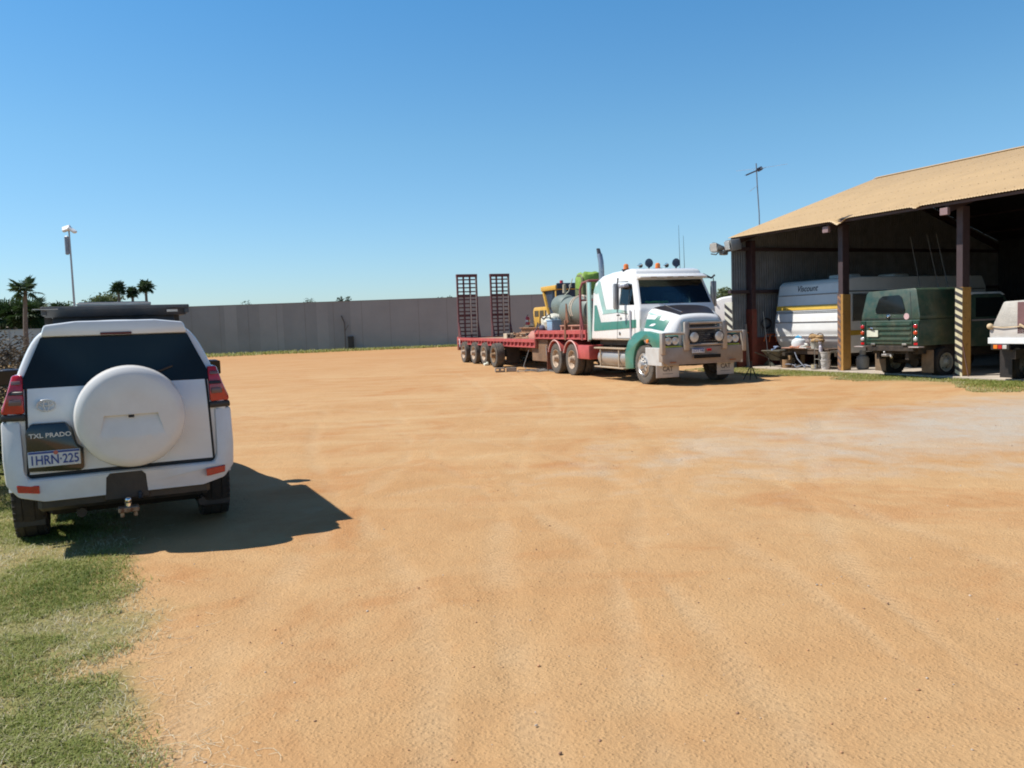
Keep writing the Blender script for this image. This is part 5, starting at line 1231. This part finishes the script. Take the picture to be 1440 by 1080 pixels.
# ================================================================= white van body beyond the truck
t = thing('white_caravan', 'white round topped caravan showing between truck and shed', 'caravan', (12.4, 45, 0), R(-20))
MB().prism([(-1.7, .5), (-1.82, 1.3), (-1.75, 2.2), (-1.5, 2.55), (-.9, 2.78), (.5, 2.95), (4, 3.0), (4, .5)], 'y', 0, 2.2, .12, 3).build('van_body', mat('caravan_white', (.74, .74, .72), .35, 0, .04, 2, dust=.15, dust_h=1), t)
m_ = MB().mm((-1.7, -.015, 1.5), (4, .01, 1.53)).mm((-1.6, -.015, 1.32), (4, .01, 1.34)); m_.build('trim_lines', mat('trim_grey', (.4, .4, .4), .5), t)
MB().sphere((-1.2, -.02, 2.45), .05).build('clearance_lamp', red_lens, t)
for y in (.2, 2.0): wheel(t, 1.2, y, .34, .2, -1 if y < 1 else 1, tyre_m, rim_grey, .2)
MB().prism([(-1.5, .5), (-2.6, .55), (-2.6, .62), (-1.5, .62)], 'y', 1.0, 1.15).build('drawbar', dark_steel, t)

# ================================================================= caravan in the shed
cv = sthing('caravan', 'large white caravan with yellow stripe and black lettering inside the shed', 'caravan', .60, -1.88)
cw = mat('caravan_cream', (.74, .74, .72), .35, 0, .05, 2, dust=.15, dust_h=.5)
W2 = 1.40
pf = [(.38, .44), (.12, .80), (0, 1.15), (.06, 1.6), (.14, 2.0), (.24, 2.60), (.38, 2.72), (.8, 2.76), (6.4, 2.75), (6.6, 2.4), (6.6, .44)]
cbd = MB().prism(pf, 'y', -W2, W2, .05, 3).build('caravan_body', cw, cv, ang=25); ct = bvh(cbd)
def band(name, z0, z1, m, lift=.012): return decal(name, ct, [(-W2+.03, z0), (W2-.03, z0), (W2-.03, z1), (-W2+.03, z1)], 'x', -2, m, cbd, lift, .003, .25)
band('yellow_band', 1.80, 1.95, mat('caravan_yellow', (.62, .40, .06), .4, 0, .1, 4))
blackl = mat('trim_black', (.03, .03, .03), .5)
for z in (1.70, 1.745): band('pin_stripe', z, z+.015, blackl, .009)
for z in (2.28, 1.42, .98):
    m_ = MB(); hit = ct.ray_cast(Vector((-3, 0, z)), Vector((1, 0, 0)))[0]
    m_.prism([(hit.x-.02, z-.018), (hit.x+.05, z-.018), (hit.x+.05, z+.018), (hit.x-.03, z+.010)], 'y', -W2+.02, W2-.02).build('horizontal_rib', mat('rib_grey', (.25, .24, .24), .5) if z != .98 else cw, cbd)
hit = ct.ray_cast(Vector((-3, 0, 2.47)), Vector((1, 0, 0)))[0]
text('caravan_lettering', 'Viscount', .27, (hit.x-.006, .12, 2.47), (0, -1, 0), (.16, 0, 1), blackl, cbd, .002, .86, shear=.2, bold=.002)
for x0, x1, z0, z1 in ((.55, 1.35, 1.45, 2.2), (2.3, 3.4, 1.5, 2.2), (4.4, 5.4, 1.5, 2.2)):
    w_ = MB().mm((x0-.04, -W2-.014, z0-.04), (x1+.04, -W2-.002, z1+.04), .006).build('window', alu, cbd)
    MB().mm((x0, -W2-.02, z0), (x1, -W2-.0145, z1), .004).build('pane', mat('curtain_pane', (.14, .13, .11), .2), w_)
MB().mm((.25, -W2-.008, .98), (6.5, -W2-.002, 1.13)).build('side_band', mat('caravan_yellow', (.62, .4, .06)), cbd)
MB().mm((.22, -W2-.02, .5), (.26, -W2, 2.6), .004).mm((.4, -W2-.012, 2.3), (6.5, -W2-.002, 2.33)).build('edge_trim', mat('trim_dark', (.07, .07, .07), .5), cbd)
for x in (1.4, 3.6): MB().mm((x, -.3, 2.76), (x+.7, .4, 2.9), .05, 2).build('roof_hatch', cw, cbd)
for y in (-1.2, 1.2): wheel(cv, 3.4, y, .33, .2, -1 if y < 0 else 1, tyre_m, rim_grey, .2)
MB().prism([(-.9, .40), (-.9, .50), (.5, .50), (.5, .40)], 'y', -.06, .06).mm((.3, -1.0, .32), (6.4, -.9, .44)).mm((.3, .9, .32), (6.4, 1.0, .44)).build('chassis', dark_steel, cv)

# ================================================================= green canopy ute (backed half out of the shed)
gu = sthing('canopy_ute', 'dark green ute with a boxy green canopy seen from behind in the shed', 'ute', -1.0, -6.45, .0)
gg = mat('deep_green', (.013, .050, .035), .4, 0, .12, 3, dust=.18, coat=.2); gd_ = mat('deep_green_trim', (.016, .05, .032), .4, 0, .1, 3)
HW = .90
MB().prism([(-HW, .84), (-HW, 1.50), (HW, 1.50), (HW, .84)], 'x', .0, 1.9, .02, 2).build('tub', gg, gu)
cn = MB().prism([(-HW, 1.505), (-HW-.0, 1.60), (-HW+.16, 2.22), (-HW+.22, 2.26), (HW-.16, 2.26), (HW-.10, 2.2), (HW, 1.60), (HW, 1.505)], 'x', .0, 1.9, .025, 2, lambda x, y, z: (x+max(0, z-1.5)*.12*(1 if x < 1 else 0), y, z+(.03 if z > 2.1 and y < 0 else 0)))
can = cn.build('canopy', gg, gu); cnt = bvh(can)
rwn = decal('rear_window', cnt, [(.42, 1.68), (-.44, 1.66), (-.46, 1.76), (-.33, 2.08), (-.25, 2.13), (.25, 2.12), (.36, 2.05), (.45, 1.78)], 'x', -2, dark_glass, can, .012, .004, .1)
decal('hatch_seam', cnt, [(.80, 1.535), (-.66, 1.535), (-.66, 1.552), (.80, 1.552)], 'x', -2, blackl, can, .004)
decal('hatch_seam', cnt, [(-.655, 1.54), (-.67, 1.54), (-.57, 2.2), (-.555, 2.2)], 'x', -2, blackl, can, .004)
MB().tube([(.025, .46, 1.67), (.02, -.46, 1.65), (.045, -.48, 1.77), (.08, -.34, 2.10), (.085, -.26, 2.14), (.085, .26, 2.13), (.08, .38, 2.06), (.045, .47, 1.78), (.025, .46, 1.67)], .010, 6).build('window_rubber', mat('rubber_grey', (.10, .12, .10), .6), rwn)
MB().lathe([(0, .045), (-.04, .04), (-.05, 0)], (.0, .03, 1.585), 'x', 14).box((0, .03, 1.62), (.02, .14, .05), .006).build('canopy_lock', chrome, can)
MB().lathe([(0, .08), (-.003, .08)], (.0, -.52, 1.585), 'x', 20).build('oval_sticker', mat('sticker_pale', (.55, .38, .38), .6, 0, .3, 25), can)
tg2 = MB().mm((-.03, -.70, .88), (.0, .72, 1.47), .008).build('tailgate', gg, gu)
m_ = MB()
for z in (1.0, 1.13, 1.26, 1.38): m_.prism([(-.03, z-.035), (-.055, z-.02), (-.055, z+.02), (-.03, z+.035)], 'y', -.66, .68)
m_.build('tailgate_ribs', gg, tg2)
p_ = MB().mm((-.07, .30, 1.07), (-.062, .66, 1.24), .004).build('number_plate', mat('cream_plate', (.6, .62, .5), .5), tg2)
MB().tube([(-.06, .58, 1.28), (-.10, .5, 1.30), (-.10, .42, 1.28)], .025, 8).build('plate_lamp', chrome, tg2)
for q in (-1, 1): MB().mm((-.06, min(q*.42, q*.55), .85), (-.0, max(q*.42, q*.55), .90), .01).build('latch', alu, tg2)
for s in (-1, 1):
    m_ = MB().mm((-.035, s*.74, .82), (-.0, s*.895, 1.48), .01); lc = m_.build('light_column', gd_, gu)
    for z, lm in ((1.33, red_lens), (1.17, mat('orange_red_lens', (.5, .06, .015), .15)), (1.01, clear_lens)):
        MB().lathe([(0, .055), (-.03, .05), (-.045, .03), (-.05, 0)], (-.035, s*.82, z), 'x', 16).build('round_lamp', lm, lc)
    MB().mm((-.05, s*.77, .86), (-.03, s*.88, .92), .005).build('reflector', red_lens, lc)
    MB().mm((-.16, s*.70, .80), (.05, s*1.0, .825), .005).build('corner_bumperette', mat('worn_pale', (.45, .38, .36), .5, .3), gu)
    MB().mm((.50, s*.55, .14), (.52, s*.90, .72), .01).build('mudflap', mat('tan_flap', (.16, .11, .07), .8, 0, .2, 5, dust=.4), gu)
    wheel(gu, 1.0, s*.76, .39, .26, s, tyre_m, mat('cream_rim', (.45, .42, .33), .5, .1, .15, 6, dust=.3), .23, dish=.06)
    wheel(gu, 3.75, s*.76, .39, .26, s, tyre_m, mat('cream_rim', (.45, .42, .33)), .23, dish=.06)
MB().mm((.1, -.5, .48), (4.4, -.4, .72)).mm((.1, .4, .48), (4.4, .5, .72)).tube([(1.0, -.7, .39), (1.0, .7, .39)], .06, 8).mm((.2, -.7, .62), (1.9, .7, .84)).lathe([(-.15, .0), (-.1, .16), (.1, .16), (.15, 0)], (1.0, 0, .39), 'x', 12).mm((-.02, -.75, .70), (.08, .75, .84), .01).build('chassis', dark_steel, gu)
MB().mm((-.18, -.05, .58), (.1, .03, .64), .005).box((-.16, -.02, .60), (.14, .16, .06), .01).sphere((-.18, 0, .68), .03).tube([(-.1, -.12, .6), (-.16, -.2, .55)], .03, 6).build('tow_hitch', alu, gu)
cabg = MB().prism([(1.98, .75), (1.98, 2.02), (2.1, 2.10), (3.15, 2.10), (3.35, 2.0), (3.75, 1.45), (4.75, 1.38), (4.85, 1.2), (4.85, .65)], 'y', -.84, .84, .04, 2).build('cab', gg, gu)
MB().prism([(1.95, 2.085), (2.05, 2.15), (3.2, 2.15), (3.4, 2.06)], 'y', -.80, .80, .02, 2).build('cab_roof', mat('roof_white', (.6, .6, .58), .4), gu)
for s in (-1, 1): MB().prism([(2.15, 1.5), (2.15, 2.0), (3.2, 2.0), (3.5, 1.5)], 'y', s*.845, s*.85).build('cab_window', dark_glass, cabg)
MB().mm((2.0, -.86, 1.40), (4.6, -.842, 1.44)).build('side_moulding', mat('worn_pale', (.45, .38, .36)), cabg)
for s in (-1, 1): cut(cabg, MB().lathe([(-.3, .46), (.3, .46)], (3.75, s*.8, .4), 'y', 24))

# ================================================================= white tray ute
tu = sthing('tray_ute', 'white tray ute with a grey canvas load, cut by the right picture edge', 'ute', -.75, -9.93, .0)
MB().mm((0, -.92, .93), (2.4, .92, .97)).mm((-.02, -.94, .90), (.03, .94, 1.04), .006).build('tray', white_paint, tu)
MB().prism([(-.92, 1.04), (-.92, 1.27), (.92, 1.27), (.92, 1.04)], 'x', .02, 2.4, .01).build('dropside', mat('tray_grey', (.5, .48, .45), .5, 0, .08, 4, dust=.2), tu)
lo = MB().prism([(.90, 1.28), (.62, 1.86), (-.70, 1.9), (-.90, 1.28)], 'x', .05, 2.3, .04, 2).build('canvas_load', mat('grey_canvas', (.44, .42, .38), .9, 0, .12, 5, bump=.015), tu)
MB().mm((.02, .05, 1.12), (.06, .27, 1.84), .01).build('load_board', mat('mauve_brown', (.16, .08, .08), .7), tu)
MB().tube([(.0, .95, 1.30), (-.01, .6, 1.27), (.0, .2, 1.29), (0, -.3, 1.27)], .012, 6).sphere((0, .9, 1.30), .07, n=12).box((-.01, .13, 1.3), (.03, .16, .05), .01, (30, 0, 0)).build('rope', mat('rope_cream', (.55, .42, .26), .8), lo)
for s in (-1, 1):
    lb_ = MB().mm((-.03, s*.42, .76), (.03, s*.86, .90), .01).build('lamp_bar', black_plastic, tu)
    for y, lm in ((.74, orange_lens), (.63, red_lens), (.52, clear_lens)): MB().mm((-.045, s*(y-.05), .785), (-.03, s*(y+.05), .875), .006).build('lamp', lm, lb_)
    MB().mm((.35, s*.6, .1), (.365, s*.9, .75), .005).build('mudflap', black_plastic, tu)
    wheel(tu, .85, s*.72, .37, .22, s, tyre_m, rim_grey, .21); wheel(tu, 3.7, s*.72, .37, .22, s, tyre_m, rim_grey, .21)
MB().mm((.1, -.45, .55), (4.6, -.35, .75)).mm((.1, .35, .55), (4.6, .45, .75)).build('chassis', dark_steel, tu)
MB().prism([(2.5, .6), (2.5, 1.65), (2.62, 1.72), (3.5, 1.72), (4.1, 1.2), (5.0, 1.1), (5.05, .6)], 'y', -.84, .84, .05, 2).build('cab', white_paint, tu)

# ================================================================= things along the shed front
t = sthing('workbench', 'low dark timber workbench in front of the caravan', 'bench', .38, -2.5)
dw = mat('dark_timber', (.09, .06, .045), .8, 0, .25, 4, dust=.2)
MB().mm((-.32, -.85, .56), (.35, .95, .61), .008).build('bench_top', dw, t)
m_ = MB().mm((-.30, -.8, .44), (-.26, .9, .56)); m_.build('apron', dw, t)
for x in (-.26, .28):
    for y in (-.78, .80): MB().mm((x-.04, y-.06, 0), (x+.04, y+.06, .56), .005).build('leg', mat('ochre_leg', (.26, .17, .09), .8, 0, .2, 5), t)
MB().prism([(-.42, .62), (-.38, .60), (.3, .63), (.3, .65), (-.38, .635)], 'y', .05, 1.02, .004).build('loose_sheet', mat('pinkish_board', (.34, .19, .14), .7, 0, .15, 4), t)
t = sthing('cooler_jug', 'round white water jug with a blue cap on the bench', 'jug', .28, -1.93, .70)
MB().lathe([(0, .17), (.03, .215), (.13, .23), (.22, .20), (.28, .11)], (0, 0, 0), 'z', 28).build('jug_body', mat('jug_white', (.66, .70, .72), .4, 0, .06, 5), t)
MB().lathe([(.27, .08), (.31, .1), (.34, .06), (.36, 0)], (0, 0, 0), 'z', 16).tube([(-.02, -.13, .30), (-.02, 0, .36), (-.02, .13, .30)], .02, 6).build('cap', mat('cap_blue', (.03, .28, .50), .4), t)
t = sthing('paint_tin_tray', 'orange brown tray with rags under the white jug', 'tray', .22, -1.98, .665)
MB().lathe([(0, .25), (.04, .28), (.045, .26)], (0, 0, 0), 'z', 20).box((-.15, .12, .05), (.16, .1, .05), .015, (0, 0, 20)).box((-.13, -.18, .05), (.14, .12, .05), .015, (0, 0, -30)).build('tray', mat('rag_orange', (.50, .22, .13), .7, 0, .3, 9), t)
t = sthing('hessian_sacks', 'coiled brown hessian sacks heaped on the white bucket', 'sack', .22, -2.72, .86)
MB().sphere((0, -.06, .05), .20, (.9, 1.2, .42), 14).sphere((0, .10, .17), .16, (.8, 1.0, .5), 14).sphere((.02, -.13, .16), .13, (1, 1, .5), 12).build('sacks', mat('hessian', (.42, .27, .13), .9, 0, .35, 12, bump=.03), t)
MB().tube([(0, .16+.14*math.cos(a), .12+.14*math.sin(a)) for a in np.linspace(0, 6.28, 20)], .018, 6, cap=False).tube([(0, -.16+.14*math.cos(a), .14+.13*math.sin(a)) for a in np.linspace(0, 6.28, 20)], .018, 6, cap=False).build('coiled_rope', mat('dark_rope', (.15, .11, .08), .8), t)
t = sthing('bucket', 'shallow white tub on the bench under the brown sacks', 'bucket', .22, -2.75, .668)
MB().lathe([(0, .17), (.17, .20), (.19, .215), (.19, .195), (.02, .16), (.02, 0)], (0, 0, 0), 'z', 24).build('tub', mat('tub_white', (.58, .58, .54), .5, 0, .08, 5, dust=.2), t)
t = sthing('folded_papers', 'crumpled white papers on the bench between jug and tub', 'papers', .1, -2.36, .668)
MB().box((0, 0, .02), (.2, .26, .03), .005, (4, 6, 10)).box((0, .03, .07), (.16, .2, .04), .01, (-10, 10, 40)).box((.0, -.08, .12), (.12, .12, .07), .02, (20, 12, 15)).build('papers', mat('paper_white', (.7, .7, .66), .8, 0, .1, 9), t)
# wheelbarrow
t = sthing('wheelbarrow', 'dark tapered wheelbarrow tray loaded with tools left of the bench', 'wheelbarrow', .15, -1.22)
def wbm(z, k): return [(-.38*k, -.40*k, z), (.38*k, -.34*k, z), (.38*k, .34*k, z), (-.38*k, .40*k, z)]
MB().loft([wbm(.22, .45), wbm(.52, 1.0), wbm(.53, 1.04), wbm(.55, 1.02)]).build('tray', mat('barrow_green', (.04, .05, .045), .6, 0, .2, 5, dust=.3), t)
MB().tube([(.5, .1, .16), (-.2, .25, .3), (-.75, .3, .5)], .018, 6).tube([(.5, -.1, .16), (-.2, -.25, .3), (-.75, -.3, .5)], .018, 6).tube([(-.2, .25, .3), (-.15, .26, 0)], .015, 6).tube([(-.2, -.25, .3), (-.15, -.26, 0)], .015, 6).build('frame', dark_steel, t)
wheel(t, .5, 0, .17, .08, -1, tyre_m, rim_grey, .09)
for i, (x, y, z, r0, m__, lb) in enumerate(((-.1, .12, .6, (20, 60, 30), 'tool_blue', 'pale blue handled tool lying in the wheelbarrow'), (.05, -.15, .6, (0, 70, 120), 'tool_black', 'black handled tool lying in the wheelbarrow'))):
    o = sthing('hand_tool', lb, 'tool', .15+x, -1.22+y, z, R(r0[2]))
    MB().tube([(-.2, 0, 0), (.15, 0, .08)], .02, 6).box((.17, 0, .1), (.08, .16, .05), .01).box((-.2, 0, .02), (.14, .05, .06), .01).build('tool', mat(m__, (.25, .33, .5) if i == 0 else (.03, .03, .035), .5), o)
# hand trolley and buckets
t = sthing('hand_trolley', 'silver upright hand trolley at the right end of the bench', 'trolley', -.02, -2.98)
MB().tube([(0, .09, .05), (0, .09, .85), (0, .06, .9), (0, -.06, .9), (0, -.09, .85), (0, -.09, .05)], .013, 6).tube([(0, -.09, .6), (0, .09, .6)], .01, 6).tube([(0, -.09, .3), (0, .09, .3)], .01, 6).mm((-.18, -.12, .02), (.0, .12, .035), .003).build('frame', alu, t)
for s in (-1, 1): wheel(t, .07, s*.14, .09, .04, s, tyre_m, rim_grey, .05)
bk = mat('bucket_grey', (.55, .53, .52), .5, 0, .08, 5, dust=.35)
for i, (z, lb) in enumerate(((.0, 'lower white bucket of the two stacked beside the trolley'), (.24, 'upper white bucket of the two stacked beside the trolley'))):
    t = sthing('bucket', lb, 'bucket', .02, -3.28, .056+z, 0, 'stacked white buckets')
    MB().lathe([(0, .115), (.26, .145), (.265, .155), (.29, .155), (.29, .14), (.03, .11), (.03, 0)], (0, 0, 0), 'z', 24).build('pail', bk, t)
    MB().tube([(-.0, .15, .24), (-.12, .08, .16), (-.155, 0, .12), (-.12, -.08, .16), (0, -.15, .24)], .006, 5).build('handle', dark_steel, t)
t = sthing('spray_bottle', 'pale spray bottle standing on the stacked buckets', 'bottle', .0, -3.12, .59)
MB().lathe([(0, .05), (.15, .055), (.2, .02), (.24, .018)], (0, 0, 0), 'z', 12).box((-.03, 0, .26), (.1, .03, .04), .008).build('bottle', mat('bottle_lilac', (.55, .52, .6), .4), t)
t = sthing('clutter_coil', 'tangle of dark cables with a pale ring on the slab by the bench', 'cables', -.12, -2.62)
MB().tube([(.04*math.sin(k), -.5+.011*k*3+.12*math.cos(k*.5), .03+.10*abs(math.sin(k*.4))) for k in range(40)], .014, 5).tube([(.0, .45, .5), (-.04, .3, .3), (-.08, -.05, .05)], .014, 6).build('cables', mat('cable_grey', (.2, .22, .28), .5, 0, .4, 15), t)
for i, (y, z, r) in enumerate(((-1.72, .13, .12), (-2.05, .05, .07), (-2.9, .07, .09))):
    t = sthing('tin', ['upright tan tin standing under the left end of the bench', 'small dark tin lying under the bench', 'pale ring shaped roll lying in front of the trolley'][i], 'tin', -.05, y, .056)
    MB().lathe([(0, r), (z*2, r), (z*2, r*.8), (z*1.7, r*.8), (z*1.7, 0)], (0, 0, 0), 'z', 18).build('tin_body', mat(['tin_tan', 'tin_dark', 'tin_cream'][i], [(.36, .22, .12), (.08, .05, .04), (.5, .42, .28)][i], .5, .2, .2, 9), t)
# left corner: leaning post, broom, hose coil, orange tube rack, rusty panels
t = sthing('timber_post', 'grey timber post leaning beside the red shed column', 'post', -.18, -.05)
MB().box((0, 0, .70), (.05, .11, 1.42), .006, (-5.5, 0, 0)).build('post', mat('grey_timber', (.32, .29, .26), .85, 0, .2, 5), t)
t = sthing('broom', 'thin broom leaning on the corrugated gable wall', 'broom', .35, -.5)
MB().tube([(0, .0, .12), (.05, .30, 1.80)], .013, 6).build('handle', mat('broom_handle', (.42, .42, .38), .6), t)
MB().prism([(-.26, 0), (-.05, .17), (.05, .17), (.26, 0)], 'x', -.05, .05, .01, 1, lambda x, y, z: (x, y, z)).build('broom_head', mat('broom_dark', (.06, .065, .05), .8, 0, .3, 20), t)
t = sthing('hose_coil', 'black hose coil hanging on the gable wall above the broom', 'hose', .62, -.06, 1.46)
m_ = MB()
for q in range(3): m_.tube([(.20*math.cos(a), -.02*q-.02, (.15+.012*q)*math.sin(a)) for a in np.linspace(0, 6.283, 30)], .016, 6, cap=False)
m_.build('coil', black_plastic, t)
t = sthing('tube_rack', 'orange bent tube rack hanging on the dark wall', 'rack', .75, -.16, .82)
og = mat('bright_orange', (.72, .17, .05), .4, 0, .12, 6)
MB().tube([(-.30, 0, .03), (-.24, 0, .22), (-.15, 0, .27), (.38, 0, .26)], .016, 6).tube([(-.12, -.06, .02), (-.08, -.06, .22), (0, -.06, .26)], .016, 6).tube([(.28, -.02, .26), (.14, -.03, .24), (.22, -.05, .04), (.17, -.05, .0)], .016, 6).tube([(.38, -.02, .04), (.42, -.02, .12)], .016, 6).build('tubes', og, t)
MB().tube([(-.18, .02, .32), (.3, .02, .31)], .010, 6).build('steel_bar', alu, t)
t = sthing('orange_clamp', 'small orange clamp tied on the red shed column', 'clamp', -.14, .02, 1.12)
MB().tube([(0, .16, .08), (-.03, .02, .09), (-.02, -.14, .05)], .016, 6).tube([(-.03, .0, .09), (-.03, -.04, -.1)], .014, 6).build('clamp', og, t)
t = sthing('gas_bottle', 'grey gas bottle standing on the slab under the caravan side', 'gas bottle', .62, -4.12)
MB().lathe([(0, .12), (.03, .17), (.30, .18), (.38, .15), (.42, .07), (.45, .05)], (0, 0, 0), 'z', 26).build('cylinder', mat('bottle_grey', (.24, .24, .22), .5, .1, .12, 5, dust=.2), t)
MB().lathe([(.43, .09), (.55, .09)], (0, 0, 0), 'z', 18, cap=False).lathe([(.43, .08), (.55, .08)], (0, 0, 0), 'z', 18, cap=False).lathe([(.45, .03), (.52, .03)], (0, 0, 0), 'z', 8).build('collar', mat('bottle_grey', (.24, .24, .22)), t)
t = sthing('timber_prop', 'short tan timber prop between gas bottle and green ute', 'prop', .5, -4.9)
MB().box((0, 0, .27), (.12, .16, .54), .008, (-6, 0, 0)).build('prop', mat('tan_timber', (.42, .28, .16), .85, 0, .15, 5), t)
t = sthing('steel_rod', 'thin rusty rod leaning against the right striped post', 'rod', -.1, -8.02, .03)
MB().tube([(0, 0, 0), (.02, .38, 1.80)], .018, 6).build('rod', mat('rod_rust', (.14, .07, .05), .7, .2), t)
for i, (y, dy) in enumerate(((-4.35, -.45), (-4.9, -.5), (-5.2, -.5))):
    t = sthing('fishing_rod', ['leftmost of three thin rods hung under the shed roof', 'middle of three thin rods hung under the shed roof', 'rightmost of three thin rods hung under the shed roof'][i], 'rod', 2.2, y+dy, 2.3, 0, 'rods hung under the roof')
    MB().tube([(0, 0, 0), (0, -dy*.8, 1.6)], .014, 5, .010).build('rod', mat('pale_rod', (.12, .115, .11), .6), t)
# bike like clutter deep in the shed: shelving against the back
t = sthing('steel_shelving', 'dark shelving deep in the shed behind the tray ute', 'shelf', 9.5, -10.5)
m_ = MB()
for x in (-.3, .3):
    for y in (-1.5, 0, 1.5): m_.mm((x-.02, y-.02, 0), (x+.02, y+.02, 2.2))
m_.build('uprights', dark_steel, t)
for z in (.4, 1.0, 1.6, 2.15): MB().mm((-.32, -1.5, z), (.32, 1.5, z+.03)).build('shelf_board', dark_steel, t)
# truck shadow side clutter: jack stand right of bull bar
t = thing('axle_stand', 'small dark axle stand beside the right end of the bull bar', 'stand', T.P(.6, 1.75), TA)
MB().tube([(-.15, -.15, 0), (0, 0, .4)], .015, 6).tube([(.15, -.15, 0), (0, 0, .4)], .015, 6).tube([(0, .18, 0), (0, 0, .4)], .015, 6).tube([(0, 0, .35), (0, 0, .5)], .025, 8).build('stand', dark_steel, t)
